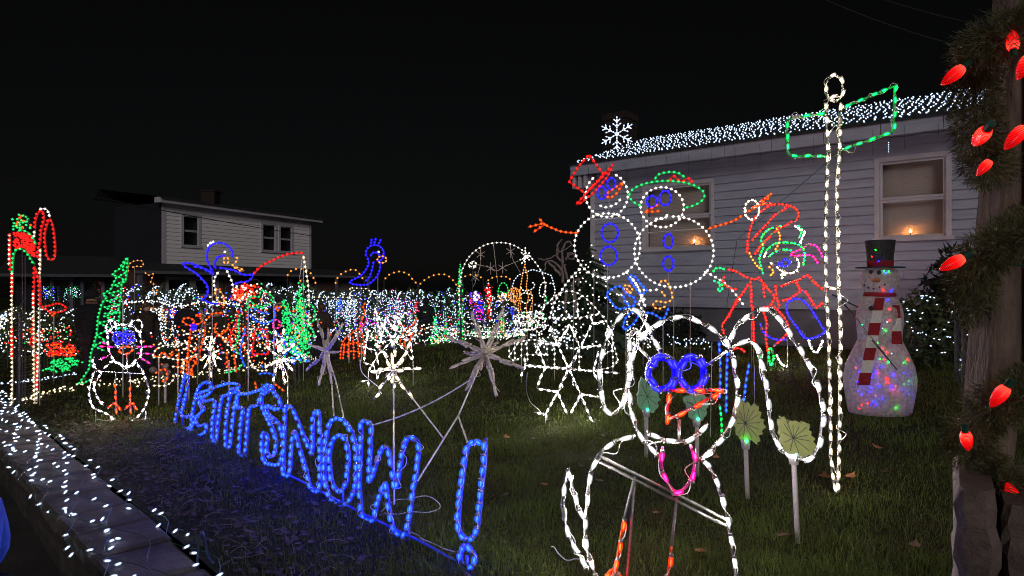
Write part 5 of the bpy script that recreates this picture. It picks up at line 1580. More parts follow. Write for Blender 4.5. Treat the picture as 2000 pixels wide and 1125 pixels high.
arch(gq('850,550 920,508 1000,500 1065,510 1090,545'), 18.2, 'low amber light hoop inside the snow globe')
figure('scroll_light', 'amber scroll of lights beside the slim green tree', plane_d(265, 13.5), [('scroll', 'amber', c1('1005,690 1010,630 1050,600 1110,598 1118,640 1060,640 1030,655'), ''), ('scroll', 'amber', c1('1130,680 1160,710 1200,700 1180,770 1220,780'), ''), ('scroll', 'amber', c1('1180,830 1235,830 1215,870'), '')], sp=.085, r=.017, L=.036, stakes=(c1('1050,640')[0], c1('1200,760')[0]))

# ---- cone trees and candles
for pp, d, lab, n in ((A('850,586 857,640 860,682 840,682 844,640'), 15.5, 'thin green cone of lights right of the red deer', 100), (A('870,605 877,650 880,680 864,682 866,650'), 15.3, 'second thin green cone just left of the globe', 70),
                      (A('899,510 905,560 904,640 912,668 898,668 893,560'), 13.4, 'tall slender green column of lights on the left rim of the globe', 130), (A('980,605 986,640 990,660 976,662 977,640'), 13.2, 'small green cone of lights below the globe centre', 50)):
    cloud('light_tree', lab, plane_d(pp[0][0], d), pp, ['green'] * 7 + ['amber'], n, r=.0185, L=.032, group='slim green cone trees of lights')
figure('reindeer_figure', 'tall red deer light figure in front of the white curtain, centre left', plane_d(690, 11.5, 4), [
    ('body', 'orange', l1('985,370 990,300 1010,250 1060,210 1100,180 1115,120'), ''), ('leg', 'orange', l1('1000,370 1010,270'), 'l'), ('leg', 'orange', l1('1030,360 1035,240'), 'l'), ('leg', 'orange', l1('1065,370 1060,230'), 'l'), ('leg', 'orange', l1('1095,360 1085,210'), 'l'), ('leg', 'orange', l1('1125,350 1120,240 1100,190'), ''), ('head', 'orange', l1('1110,130 1130,90 1120,60 1135,30'), ''), ('scarf', 'magenta', l1('1095,150 1125,165 1145,120'), ''), ('scarf', 'magenta', l1('1100,200 1120,160'), 'l'),
    ('belly', 'orange', l1('995,330 1060,320 1125,330'), ''), ('belly', 'orange', l1('1000,290 1070,270 1110,280'), ''),
], sp=.062, r=.0185, L=.036, stakes=(l1('1035,300')[0], l1('1110,280')[0]))
figure('reindeer_figure', 'curled red deer light figure right of the middle snowflake', plane_d(805, 11.0, 0), [
    ('body', 'orange', l1('1335,290 1345,230 1375,190 1420,160 1440,120'), ''), ('leg', 'orange', l1('1360,300 1370,240 1400,200'), ''), ('leg', 'orange', l1('1395,310 1400,250 1430,190'), ''), ('head', 'red', l1('1415,100 1440,70 1430,40 1450,30'), ''), ('back', 'white', l1('1445,130 1430,200 1425,260'), ''),
], sp=.06, r=.015, L=.036, stakes=(l1('1370,250')[0],))
figure('gate_light', 'square warm white gate outline of lights under the crested bird', plane_d(680, 15.5), [('post', 'warm', A('683,640 684,560'), 'l'), ('lintel', 'warm', A('684,562 720,564 726,580'), 'l'), ('lintel', 'warm', A('600,580 684,581'), 'l')], sp=.11, r=.019, L=.036, stakes=((683, 630),))
# strings along the lawn's back edge and along the top of the fence
gl = [gp(40, 790), gp(100, 772), gp(160, 760), gp(240, 752), gp(320, 744), gp(400, 735), gp(480, 722), gp(560, 712), gp(640, 702)]
for i, q in enumerate(gl): q[2] += .05
light_string('fairy_light_string', 'warm white light string along the foot of the left fence', gl, 'warm', 210, (.06, .10, .06), .0135, .034)
gl2 = [gp(690, 694), gp(760, 684), gp(830, 677), gp(900, 667), gp(960, 662), gp(1010, 658)]
for q in gl2: q[2] += .08
light_string('fairy_light_string', 'white light string along the far edge of the lawn below the globe', gl2, 'white', 90, (.1, .2, .12), .0155, .036)
light_string('fairy_light_string', 'white light string looped along the top wire at the left, behind the people', [at(220, 598, 11.4), at(250, 592, 11.4), at(300, 588, 11.6), at(345, 598, 11.8), at(400, 590, 12), at(470, 596, 12.2)], 'white', 54, (.02, .02, .02), .0145, .04)
light_string('fairy_light_string', 'white light string low along the wire at the left edge of the yard', [gp(-10, 752), gp(60, 744), gp(110, 737), gp(150, 731)], 'ice', 60, (.03, .05, .03), .0135, .034)
light_string('fairy_light_string', 'white light string across the back yard below the red deer', [at(640, 645, 13), at(700, 648, 13), at(760, 642, 13), at(840, 645, 13), at(900, 648, 13)], 'white', 60, (.05, .2, .10), .0155, .036)
cloud('toy_figure', 'confetti of many coloured lights in front of the back hedge, centre left', plane_d(700, 15.8), A('560,600 700,610 830,602 900,620 905,655 800,640 700,650 600,640'), ['red', 'deep', 'magenta', 'ice', 'amber', 'green', 'white'], 330, r=.0165, L=.034, depth=.8, poles=4)
cloud('toy_figure', 'confetti of many coloured lights behind the fishing penguin', plane_d(440, 13), A('400,580 480,575 560,600 640,610 640,660 560,680 420,650'), ['red', 'deep', 'orange', 'ice', 'amber', 'green', 'white'], 260, r=.0185, L=.034, depth=.8, poles=4)
cloud('toy_figure', 'orange and green jumble of lights around the duck and the reindeer', plane_d(470, 10.2), A('440,560 500,545 560,590 600,680 520,720 440,720'), ['orange', 'red', 'green', 'warm', 'azure', 'orange'], 160, r=.0172, L=.034, depth=.5, poles=3)
cloud('toy_figure', 'red ribbon jumble of lights beside the fishing penguin', plane_d(480, 9.8), c4('560,480 620,460 720,470 740,520 690,570 600,600 540,570'), ['red', 'orange', 'red', 'white'], 120, r=.0172, L=.034)

cloud('toy_figure', 'low warm white and orange scatter of lights between the reindeer and the back fence', plane_d(400, 10.8), A('310,650 350,635 420,640 520,640 560,670 470,700 350,705 310,690'), ['warm', 'orange', 'warm', 'red', 'white', 'amber'], 230, r=.0165, L=.034, depth=.6, poles=4)
cloud('toy_figure', 'warm white scatter of lights right of the red deer, under the white curtain', plane_d(770, 13.5), A('700,640 800,632 900,640 900,668 800,675 710,680'), ['warm', 'white', 'orange', 'green', 'white'], 150, r=.0165, L=.034, depth=.6, poles=4)
cloud('star_figure', 'loose white sparkle of lights between the globe and the igloo', plane_d(1050, 9.6), A('1000,600 1080,590 1130,610 1140,670 1060,680 1000,660'), ['white', 'white', 'ice'], 110, r=.0150, L=.032, depth=.5, poles=3)
# ================================================================== right edge: pillar, post, garland
PT_Z = CH - 393 / FPX * 1.5
px0 = 1.052
pil = thing('stone_pillar', 'rough stone pillar with a worn cap at the bottom right corner', 'pillar', (px0 + .25, 1.75, 0.0))
def rough_block(mb, x0, x1, y0, y1, z0, z1, ch=.018, j=.006, nz=5):
    """block with chamfered, uneven upright edges"""
    ring_ = [(x0 + ch, y0), (x1 - ch, y0), (x1, y0 + ch), (x1, y1 - ch), (x1 - ch, y1), (x0 + ch, y1), (x0, y1 - ch), (x0, y0 + ch)]
    vs = []
    for k in range(nz + 1):
        z = z0 + (z1 - z0) * k / nz
        ins = ch * .7 if k in (0, nz) else 0
        for (x, y) in ring_:
            cx, cy_ = (x0 + x1) / 2, (y0 + y1) / 2
            vs.append((x + (cx - x) / max(x1 - x0, .01) * ins + random.uniform(-j, j), y + (cy_ - y) / max(y1 - y0, .01) * ins + random.uniform(-j, j), z + random.uniform(-j, j) * .4))
    fs = [tuple(range(7, -1, -1)), tuple(nz * 8 + i for i in range(8))]
    for k in range(nz):
        for i in range(8):
            fs.append((k * 8 + i, k * 8 + (i + 1) % 8, (k + 1) * 8 + (i + 1) % 8, (k + 1) * 8 + i))
    ca, sa = math.cos(R(-34)), math.sin(R(-34))
    vs = [(px0 + (x - px0) * ca - (y - 1.52) * sa, 1.52 + (x - px0) * sa + (y - 1.52) * ca, z) for x, y, z in vs]
    mb.add(vs, fs)
zs = [-.1, .38, .70, .905, PT_Z]
for k in range(4):
    m = MB(); rough_block(m, px0, px0 + .085, 1.52, 2.0, zs[k] + .003, zs[k + 1], .02); m.build('stone', 'pillar_stone', pil, pil)
for k in range(4):
    cuts = [px0 + .089, px0 + .21 + random.uniform(-.03, .03), px0 + .36, px0 + .5]
    for q in range(3):
        if k == 3 and q > 0: continue
        m = MB(); rough_block(m, cuts[q], cuts[q + 1] - .005, 1.535 + random.uniform(-.008, .008), 1.98, zs[k] + .003, zs[k + 1] - (.03 if k == 3 else .002), .014)
        m.build('stone', 'slate' if (k == 2 and q == 1) or (k == 1 and q == 0) else 'pillar_stone', pil, pil)
m = MB(); rough_block(m, px0 + .2, px0 + .55, 1.56, 1.98, .905, PT_Z - .05, .02); m.build('stone', 'slate', pil, pil)

DP = 1.78
def post_axis(z):
    x_lo, z_lo = at(1925, 745, DP)[0], at(1925, 745, DP)[2]
    x_hi, z_hi = at(1968, 165, DP)[0], at(1968, 165, DP)[2]
    return np.array([x_lo + (x_hi - x_lo) * (z - z_lo) / (z_hi - z_lo) + .055, DP + .05, z])
post = thing('wooden_post', 'weathered grey brown wooden post wrapped in garland at the right edge', 'post', post_axis(PT_Z - .2))
m = MB()
zz = np.linspace(PT_Z - .22, 2.62, 26)
vs, fs = [], []
for k, z in enumerate(zz):
    c = post_axis(z)
    for (dx, dy) in ((-1, -.86), (-.86, -1), (-.3, -1.0), (.3, -1.0), (.86, -1), (1, -.86), (1, .86), (.86, 1), (-.86, 1), (-1, .86), (-1, .2), (-1, -.3)):
        vs.append((c[0] + dx * .047 + random.uniform(-.0012, .0012), c[1] + dy * .05 + random.uniform(-.0012, .0012), z))
n_ = 12
for k in range(len(zz) - 1):
    for i in range(n_):
        fs.append((k * n_ + i, k * n_ + (i + 1) % n_, (k + 1) * n_ + (i + 1) % n_, (k + 1) * n_ + i))
fs += [tuple(range(n_ - 1, -1, -1)), tuple((len(zz) - 1) * n_ + i for i in range(n_))]
m.add(vs, fs); m.build('shaft', 'weathered_wood', post, post)
m = MB()
c = post_axis(2.0); m.cbox((c[0] + .02, c[1] - .062, 2.0), .022, .011, .62); m.build('board', 'weathered_wood', post, post)

gar = thing('garland', 'dark green pine garland wound in a spiral round the wooden post', 'garland', post_axis(1.2))
GP = []
def gcoil(s_):
    for x, y, d in s_: GP.append(at(x, y, d))
gcoil([(2060, -60, 1.9), (2060, 10, 1.72), (2010, 55, 1.64), (1960, 70, 1.63), (1925, 80, 1.66), (1906, 110, 1.74), (1904, 145, 1.79), (1903, 190, 1.8), (1908, 250, 1.78), (1918, 300, 1.74), (1930, 325, 1.78), (1975, 345, 1.92), (2030, 385, 1.92), (2010, 440, 1.75), (1970, 470, 1.66), (1930, 490, 1.66), (1905, 515, 1.7), (1895, 555, 1.76), (1905, 600, 1.86), (1950, 650, 1.94), (2010, 700, 1.92), (2020, 755, 1.74), (1975, 785, 1.66), (1930, 800, 1.64), (1900, 830, 1.66), (1893, 870, 1.7), (1905, 905, 1.66), (1940, 935, 1.62), (1985, 950, 1.6), (2040, 980, 1.6)])
gpth = smooth_path(GP, sub=10)
m = MB(); m.tube(gpth[::3], .006, 5); m.build('core', 'bark', gar, gar)
seg = np.linalg.norm(np.diff(gpth, axis=0), axis=1); cum = np.concatenate([[0], np.cumsum(seg)])
N = 44000
ss = rng.uniform(0, cum[-1], N)
ix = np.clip(np.searchsorted(cum, ss) - 1, 0, len(seg) - 1)
ff = ((ss - cum[ix]) / np.maximum(seg[ix], 1e-9))[:, None]
bp = gpth[ix] + (gpth[ix + 1] - gpth[ix]) * ff
tg = (gpth[ix + 1] - gpth[ix]) / np.maximum(seg[ix], 1e-9)[:, None]
# needles grow from short twigs
tws = rng.normal(size=(N, 3)); tws -= tg * (tws * tg).sum(1, keepdims=True); tws /= np.linalg.norm(tws, axis=1, keepdims=True)
lent = ((rng.random(N) ** .7) * .062)[:, None]
st = bp + tws * lent
dr = tws * .9 + tg * rng.uniform(-.2, 1.2, (N, 1)) + rng.normal(size=(N, 3)) * .45
dr /= np.linalg.norm(dr, axis=1, keepdims=True)
ln = rng.uniform(.016, .036, N)[:, None]
sd = np.cross(dr, rng.normal(size=(N, 3))); sd /= np.linalg.norm(sd, axis=1, keepdims=True)
V = np.stack([st - sd * .0013, st + sd * .0013, st + dr * ln], 1).reshape(-1, 3)
np_mesh('needles', V, np.arange(3 * N).reshape(-1, 3), 'pine_needle', gar, gar, 'stuff')

bs = thing('bulb_string', 'string of large red faceted bulbs hung in the garland on the post', 'bulb string', post_axis(1.3))
lens = MB()
prof = [(.006, -.010), (.0125, -.006), (.0165, .004), (.0175, .014), (.0165, .026), (.0130, .040), (.0080, .051), (.0030, .058)]
lens.lathe(prof, 14)
lens_me = None
def big_bulb(px, py, tip, d, k=1.0):
    global lens_me
    p = at(px, py, d); t = at(*tip, d + .01) - p
    t = t / np.linalg.norm(t)
    if lens_me is None:
        o = lens.build('bulb', 'red_lens', bs, None, smooth=True); lens_me = o.data
    else:
        o = link('bulb', lens_me, bs)
    o.rotation_mode = 'QUATERNION'
    o.location = Vector(p - t * .022 * k) - bs.location
    o.scale = (k, k, k)
    o.rotation_quaternion = Vector(t).to_track_quat('Z', 'Y')
    s_ = MB(); e_ = p - t * .022 * k
    s_.tube([e_ - t * .03 * k, e_ - t * .006 * k], .0095 * k, 8); s_.build('socket', 'green_cord', o, None)
    so = list(o.children)[0]; so.matrix_parent_inverse = Matrix.Identity(4)
    # the socket is modelled in world space: bring it into the bulb's own space
    M = (Matrix.Translation(bs.location) @ Matrix.Translation(o.location) @ o.rotation_quaternion.to_matrix().to_4x4() @ Matrix.Scale(k, 4)).inverted()
    so.data.transform(M)
for a_ in ((1978, 80, (1976, 50), 1.62, .85), (1862, 147, (1836, 168), 1.68, .95), (2000, 130, (1990, 150), 1.6, .9), (1916, 267, (1912, 272), 1.62, 1.05), (1984, 268, (1962, 292), 1.6, 1.0), (1922, 327, (1906, 345), 1.68, .72), (1861, 514, (1834, 528), 1.64, .92),
           (1952, 773, (1937, 792), 1.6, .95), (1888, 860, (1893, 890), 1.62, .82), (1979, 970, (1966, 940), 1.58, .95)):
    big_bulb(*a_)
m = MB(); m.tube(wander(gpth, .02, .06, 3), .0022, 4); m.build('cord', 'green_cord', bs, bs)

# ================================================================== tinsel snowman by the house
sg = gp(1718, 806)
ds = sg[1]
K = ds / FPX * .95
snow = thing('tinsel_snowman', 'lit white mesh snowman with black top hat and striped scarf by the house', 'snowman', sg)
SC = lambda px, py: at(px, py, ds)
zpx = lambda y: (805 - y) * ds / FPX
cx0 = sg[0]
def lean(z):                       # the figure leans a touch
    return (1718 - 1718) * K + 0.0
m = MB(); m.lathe([(60 * K, 0.0), (64 * K, zpx(785)), (69 * K, zpx(755)), (70 * K, zpx(738)), (65 * K, zpx(712)), (53 * K, zpx(685)), (43 * K, zpx(665))], 28, (sg[0], sg[1], sg[2]), 0, 1, .8); m.build('base', 'tinsel', snow, snow, smooth=True)
m = MB(); m.lathe([(42 * K, zpx(668)), (43 * K, zpx(650)), (45 * K, zpx(630)), (45 * K, zpx(612)), (41 * K, zpx(595)), (33 * K, zpx(580)), (26 * K, zpx(574))], 26, (sg[0], sg[1], sg[2]), 0, 1, .8); m.build('body', 'tinsel', snow, snow, smooth=True)
m = MB(); m.lathe([(22 * K, zpx(578)), (31 * K, zpx(568)), (36 * K, zpx(552)), (36 * K, zpx(540)), (31 * K, zpx(528)), (22 * K, zpx(522))], 24, (sg[0] + 1 * K, sg[1], sg[2]), 0, 1, .9); m.build('head', 'tinsel', snow, snow, smooth=True)
m = MB(); hc = (sg[0] + 1 * K, sg[1], sg[2])
m.lathe([(45 * K, zpx(523)), (45.5 * K, zpx(522)), (45 * K, zpx(521))], 28, hc); m.lathe([(23 * K, zpx(521)), (24.5 * K, zpx(500)), (28 * K, zpx(470)), (27 * K, zpx(469))], 22, hc)
hat = m.build('hat', 'felt_black', snow, snow, smooth=False)
m = MB(); m.lathe([(23.6 * K, zpx(521)), (24.9 * K, zpx(509))], 22, hc); m.build('hat_band', 'felt_red', hat, snow)
fy = sg[1]
def front(px, py, dep):
    'a point on the snowman that faces the way he looks, dep metres before his axis'
    return at(px, py, ds - dep)
def face(name, px, py, r, mat, dep, sy=.5):
    m = MB(); p = front(px, py, dep); m.ball((p[0], p[1], p[2]), r, 9, 6, 0, 1, sy, 1); m.build(name, mat, snow, snow, smooth=True)
face('eye', 1701, 531, 4.2 * K, 'felt_black', 27 * K); face('eye', 1717, 532, 4.6 * K, 'felt_black', 30 * K)
m = MB(); m.tube([front(1715, 547, 30 * K), front(1704, 547, 40 * K), front(1699, 546, 46 * K)], 5.2 * K, 9, r1=.6 * K); m.build('nose', 'carrot', snow, snow, smooth=True)
for x, y in ((1688, 557), (1696, 562), (1706, 564), (1718, 561), (1728, 556)): face('mouth_dot', x, y, 1.9 * K, 'felt_black', 31 * K)
face('button', 1701, 602, 5 * K, 'felt_black', 36 * K); face('button', 1702, 688, 5.2 * K, 'felt_black', 47 * K)
# scarf: collar and two hanging tails in red and white stripes
m = MB(); m.lathe([(29 * K, zpx(581)), (31.5 * K, zpx(576)), (29 * K, zpx(570))], 24, (sg[0], sg[1], sg[2]), 0, 1, .85); sc = m.build('scarf', 'felt_red', snow, snow, smooth=True)
def tail(top, bot, w, n, dep0, dep1, first):
    a_, b_ = SC(*top), SC(*bot)
    for k in range(n):
        f0, f1 = k / n, (k + 1) / n
        m = MB()
        vs = []
        for f in (f0, f1):
            c = front(top[0] + (bot[0] - top[0]) * f, top[1] + (bot[1] - top[1]) * f, (dep0 + (dep1 - dep0) * f) * K); y = c[1]
            hw = (w + 2 * f) * K
            for dx, dy in ((-hw, 0), (hw, 0), (hw, -.014), (-hw, -.014)):
                vs.append((c[0] + dx, y + dy + .006 * math.sin(9 * f + dx * 20), c[2]))
        m.add(vs, [(0, 1, 2, 3), (7, 6, 5, 4), (0, 4, 5, 1), (1, 5, 6, 2), (2, 6, 7, 3), (3, 7, 4, 0)])
        m.build('stripe', 'felt_red' if (k + first) % 2 == 0 else 'felt_white', sc, snow)
tail((1718, 582), (1686, 752), 9.5, 7, 33, 66, 0)
tail((1748, 596), (1751, 672), 8, 3, 29, 34, 0)
for s_ in (((1676, 600), (1625, 575)), ((1660, 606), (1640, 586))):
    m = MB(); m.tube([SC(*s_[0]), SC(*s_[1])], .008, 5); m.build('stick_arm', 'black_metal', snow, snow)
m = MB(); m.tube([front(1703, 664, .30), front(1752, 722, .40)], .006, 5); m.build('stick_arm', 'black_metal', snow, snow)
m = MB(); m.tube([SC(1700, 800), SC(1700, 600)], .012, 5); m.tube([SC(1738, 800), SC(1738, 600)], .012, 5); m.build('inner_frame', 'black_metal', snow, snow)
bl = [(1710, 488, 'green', 27), (1703, 501, 'red', 27), (1716, 510, 'deep', 27), (1736, 530, 'green', 33), (1726, 529, 'green', 33), (1731, 532, 'azure', 33), (1725, 568, 'red', 32), (1741, 569, 'deep', 32), (1735, 585, 'deep', 34), (1738, 603, 'red', 38),
      (1711, 627, 'deep', 40), (1684, 634, 'green', 40), (1730, 646, 'green', 40), (1737, 626, 'red', 40), (1714, 670, 'green', 44), (1724, 679, 'red', 46), (1733, 688, 'red', 46)]
for k in range(46):
    y = random.uniform(700, 798); w_ = 60
    bl.append((1718 + random.uniform(-w_, w_), y, random.choice(['deep', 'deep', 'deep', 'green', 'red', 'deep']), 58))
bpt, bcol = [], []
for x, y, c_, dep in bl:
    fx = (x - 1718) / 72
    bpt.append(front(x, y, dep * K * math.sqrt(max(.1, 1 - fx * fx * 1.05)) * .86 + .014)); bcol.append(c_)
many_bulbs('bulbs', bcol, bpt, snow, snow, .0056, .017, far=False)
inn = [(sg[0] + random.uniform(-.2, .2), sg[1] + random.uniform(-.12, .12), sg[2] + random.uniform(.15, 1.0)) for _ in range(8)]
many_bulbs('inner_bulbs', [random.choice(['ice', 'ice', 'ice', 'amber']) for _ in inn], inn, snow, snow, .009, .022, far=False)

# ================================================================== leaf lamps on stakes
def leaf_lamp(label, outline, centre, foot, mat, led_mat, stake_mat='white_metal', wst=.017):
    g_ = gp(*foot)
    P = standing(g_, random.uniform(-8, 8))
    root = thing('leaf_lamp', label, 'garden lamp', g_, 'leaf shaped lamps on white stakes')
    o = []
    ol = [P(x, y) for x, y in outline]
    k = len(ol)
    for i in range(k):
        a_, b_ = ol[i], ol[(i + 1) % k]
        o += [a_, a_ + (b_ - a_) * .35, a_ + (b_ - a_) * .7]
    c = P(*centre)
    o = [c + (q - c) * ((1.08 if i % 3 == 1 else .93 if i % 3 == 0 else 1.02) + random.uniform(-.04, .04)) for i, q in enumerate(o)]
    m = MB(); n = len(o)
    fr = [q + P.n * .014 for q in o]; bk = [q - P.n * .014 for q in o]
    ins = [c + (q - c) * .55 + P.n * (.0165 + random.uniform(-.002, .002)) for q in o]
    m.add(fr + bk + ins + [c + P.n * .0150, c - P.n * .02],
          [(i, (i + 1) % n, n + (i + 1) % n, n + i) for i in range(n)] + [(i, 2 * n + i, 2 * n + (i + 1) % n, (i + 1) % n) for i in range(n)] +
          [(2 * n + i, 3 * n, 2 * n + (i + 1) % n) for i in range(n)] + [(n + i, n + (i + 1) % n, 3 * n + 1) for i in range(n)])
    lf = m.build('leaf', mat, root, root)
    m = MB()
    for i in range(0, n, 4):
        m.tube([c + P.n * .0165, c + (o[i] - c) * .55 + P.n * .0185, c + (o[i] - c) * .8 + P.n * .0165], .0019, 4)
    m.build('vein', 'leaf_vein', lf, root)
    bot = min(o, key=lambda q: q[2])
    m = MB(); bx = P(centre[0] + (foot[0] - centre[0]) * .3, centre[1])
    top_z = bot[2] + .02
    gz = float(ground(g_[0], g_[1]))
    xs = lambda z: np.array([bx[0] + (g_[0] - bx[0]) * (top_z - z) / max(top_z - gz, .01), g_[1], z])
    m.tube([xs(gz - .03), xs(top_z - .08), xs(top_z - .07), xs(top_z)], wst, 8); m.build('stake', stake_mat, root, root, smooth=True)
    m = MB(); m.tube([xs(top_z - .055), xs(top_z + .015)], wst * 1.7, 8, r1=wst * 2.2); m.build('collar', stake_mat, root, root, smooth=True)
    led = MB(); led.ball(xs(top_z + .012) + P.n * .034, .011, 8, 5); led.build('lamp_led', led_mat, root, root, smooth=True)
    return root
glow_core('led_green', (0.01, 1.0, 0.12), 26)
glow_core('led_teal', (0.02, 1.0, 0.55), 10)
glow_core('led_pale', (0.5, 1.0, 0.6), 1.5)
leaf_lamp('teal green leaf lamp on a stake seen through the left side of the penguin head', b4('385,560 420,560 440,600 490,630 522,690 512,722 492,782 440,788 380,762 366,690 376,640'), b4('432,680')[0], (1262, 895), 'leaf_teal', 'led_teal')
leaf_lamp('teal leaf lamp half hidden behind the penguin beak', b4('680,700 720,670 790,665 840,680 856,720 840,770 830,830 780,852 730,840 715,790 700,740'), b4('775,750')[0], (1362, 930), 'leaf_teal', 'led_teal')
leaf_lamp('yellow green leaf lamp on a white stake between the penguin head and its right ear', b4('1045,740 1080,706 1110,730 1150,745 1192,740 1202,780 1216,830 1242,870 1226,920 1202,950 1196,1002 1150,992 1090,986 1060,960 1040,900 1030,850 1045,800'), b4('1105,865')[0], (1460, 975), 'leaf_green', 'led_green')
leaf_lamp('largest yellow green leaf lamp on a white stake inside the right ear loop', b4('1340,826 1370,824 1395,856 1440,850 1482,862 1530,858 1542,910 1562,950 1584,990 1572,1060 1542,1090 1450,1100 1400,1082 1360,1020 1350,960 1340,900'), b4('1430,965')[0], (1558, 1058), 'leaf_green', 'led_pale')

# clear plastic lumps (unlit lamp heads) at the sleigh
lr = thing('lamp_stake', 'grey clear plastic lamp head on a stake by the small penguin', 'garden lamp', gp(322, 786))
PLs = standing(gp(322, 786), 0)
for x, y, r_ in ((1290, 545, .05), (1310, 590, .045), (1265, 590, .045), (1195, 570, .05)):
    m = MB(); q = PLs(*c2('%d,%d' % (x, y))[0]); m.ball(q, r_, 9, 6); m.build('lamp_head', 'clear_plastic', lr, lr, smooth=True)
m = MB(); q = PLs(*c2('1290,620')[0]); m.tube([np.array([q[0], q[1], 0]), q], .016, 6); m.build('stake', 'white_metal', lr, lr)

# ================================================================== fences and bushes
def wire_fence(label, pts_, h, nw, post_sp, rw=.003, name='wire_fence'):
    p = [np.array(q) for q in pts_]
    root = thing(name, label, 'fence', p[0])
    path, _ = resample(np.array(p), .6, off=0)
    path = np.vstack([path, p[-1]])
    for i in range(nw):
        z = .06 + h * i / (nw - 1)
        w_ = path + np.array([0, 0, z]) + np.hstack([np.zeros((len(path), 2)), rng.normal(size=(len(path), 1)) * .006])
        m = MB(); m.tube(w_, rw, 3); m.build('wire', 'black_metal', root, root)
    q, _ = resample(np.array(p), post_sp, off=0)
    for c in list(q) + [p[-1]]:
        m = MB(); m.tube([c - np.array([0, 0, .1]), c + np.array([0, 0, h + .12])], .022, 7); m.build('post', 'black_metal', root, root)
    return root
wire_fence('black wire fence with many thin rails running along the left side of the lawn', [gp(36, 796), gp(160, 763), gp(320, 747), gp(480, 726), gp(640, 705)], 1.15, 24, 1.9, .0035)
wire_fence('black wire fence along the far edge of the lawn below the white hedges', [gp(650, 700), gp(760, 686), gp(900, 669)], 1.0, 12, 2.6, .004)
fb = [at(1903, 560, 5.6), at(1868, 560, 7.3)]
fb = [np.array([q[0], q[1], float(ground(q[0], q[1]))]) for q in fb]
wire_fence('short black wire fence behind the wooden post at the right', fb, 1.0, 9, .85, .006)
def bush(label, px, py, d, w, h, n, mat='leafy', name='bush', group=None, lf=.05):
    c = at(px, py, d); g_ = float(ground(c[0], c[1]))
    root = thing(name, label, 'bush', (c[0], c[1], g_), group)
    u = rng.normal(size=(n, 3)); u /= np.linalg.norm(u, axis=1, keepdims=True)
    p = u * rng.uniform(.6, 1.05, (n, 1)) * np.array([w, w * .7, h * .55]) + np.array([c[0], c[1], g_ + h * .5])
    p[:, 2] = np.maximum(p[:, 2], g_ + .02)
    t1, t2 = rng.normal(size=(n, 3)) * lf, rng.normal(size=(n, 3)) * lf
    np_mesh('foliage', np.stack([p, p + t1, p + t2], 1).reshape(-1, 3), np.arange(3 * n).reshape(-1, 3), mat, root, root)
    m = MB()
    for k in range(5):
        m.tube([np.array([c[0], c[1], g_ - .05]), np.array([c[0] + random.uniform(-w, w) * .6, c[1] + random.uniform(-w, w) * .4, g_ + h * .7])], .012, 4, r1=.004)
    m.build('stems', 'bark', root, root)
    return root, (c, g_)
b_, (bc, bg_) = bush('clipped yellowing bush by the house wall, right of the tinsel snowman', 1805, 610, 8.2, .62, .85, 3200, lf=.035)
nl = thing('net_lights', 'icy net lights spread over the bush right of the tinsel snowman', 'net lights', (bc[0], bc[1], bg_))
q_ = []
for k in range(105):
    a_ = random.uniform(-1.5, 1.5); z_ = random.uniform(-.5, 1)
    qq = math.sqrt(max(0, 1 - z_ * z_))
    q_.append((bc[0] + .66 * qq * math.sin(a_), bc[1] - .48 * qq * math.cos(a_), bg_ + .43 + z_ * .47))
many_bulbs('bulbs', 'ice', q_, nl, nl, .0085, .030, tang=np.tile([1, 0, .15], (len(q_), 1)) + rng.normal(size=(len(q_), 3)) * .15)
bush('dark shrub against the foundation below the two snowmen', 1290, 640, 11.0, .8, .6, 1400, 'pine_dark')
bush('dark evergreen filling the gap behind the garland at right', 1905, 590, 8.4, .7, 1.5, 3200, 'pine_dark', lf=.05)
light_string('fairy_light_string', 'icy light string running along the ground beside the right fence', [gp(1836, 682), gp(1862, 700), gp(1885, 722), gp(1900, 742), gp(1912, 755)], 'ice', 84, (.10, .1, .07), .0075, .022)
light_string('fairy_light_string', 'icy light string dropping from the bush to the grass at right', [at(1775, 640, 7.9), at(1800, 655, 7.8), gp(1830, 672)], 'ice', 20, (.1, .1, .08), .008, .024)

# ================================================================== net lights over the retaining wall
rw = thing('net_lights', 'cold white net lights draped along the stone wall top at bottom left', 'net lights', wab(3, -.3, .02))
spots = []
a = -.9
while a < 9.3:                       # the row at the lawn's edge
    spots.append(wab(a + random.uniform(-.04, .04), random.uniform(-.08, .05), .03 + random.random() * .02)); a += .17 if a < 4 else .13
for b0_, a1 in ((-.45, 9.4), (-.34, 9.4), (-.24, 9.3), (-.13, 9.3)):   # the strings of the net, one beside the other
    a = -.9 if b0_ < -.3 else (.9 if b0_ < -.2 else 3.2)
    while a < a1:
        b__ = b0_ + .05 * math.sin(a * 5 + b0_ * 30) + random.uniform(-.02, .02)
        z_ = .03 if b__ > -.45 else -.03
        spots.append(wab(a, b__, z_ + random.random() * .012))
        a += random.uniform(.13, .27)
for p in spots[:300]:
    put_bulb('ice', .0066, .036, p, np.array([.8, .5, .25]) + rng.normal(size=3) * .3, rw, rw)
m = MB()
for off in (-.46, -.33, -.2, .0):
    m.tube(np.array([wab(a_, off + .06 * math.sin(a_ * 7 + off * 20), .028) for a_ in np.arange(-.9, 9.3, .12)]), .0025, 4)
m.build('net_cord', 'green_cord', rw, rw)
hs = thing('hose', 'short glossy dark hose arching over the lawn edge near the bottom', 'hose', gp(400, 1110))
P = standing(gp(405, 1105), 30)
m = MB(); m.tube(smooth_path([P(384, 1128), P(386, 1085), P(389, 1050), P(394, 1040), P(400, 1055), P(406, 1085), P(418, 1105), P(436, 1122), P(470, 1140)]), .0085, 8); m.build('tube', 'hose', hs, hs, smooth=True)

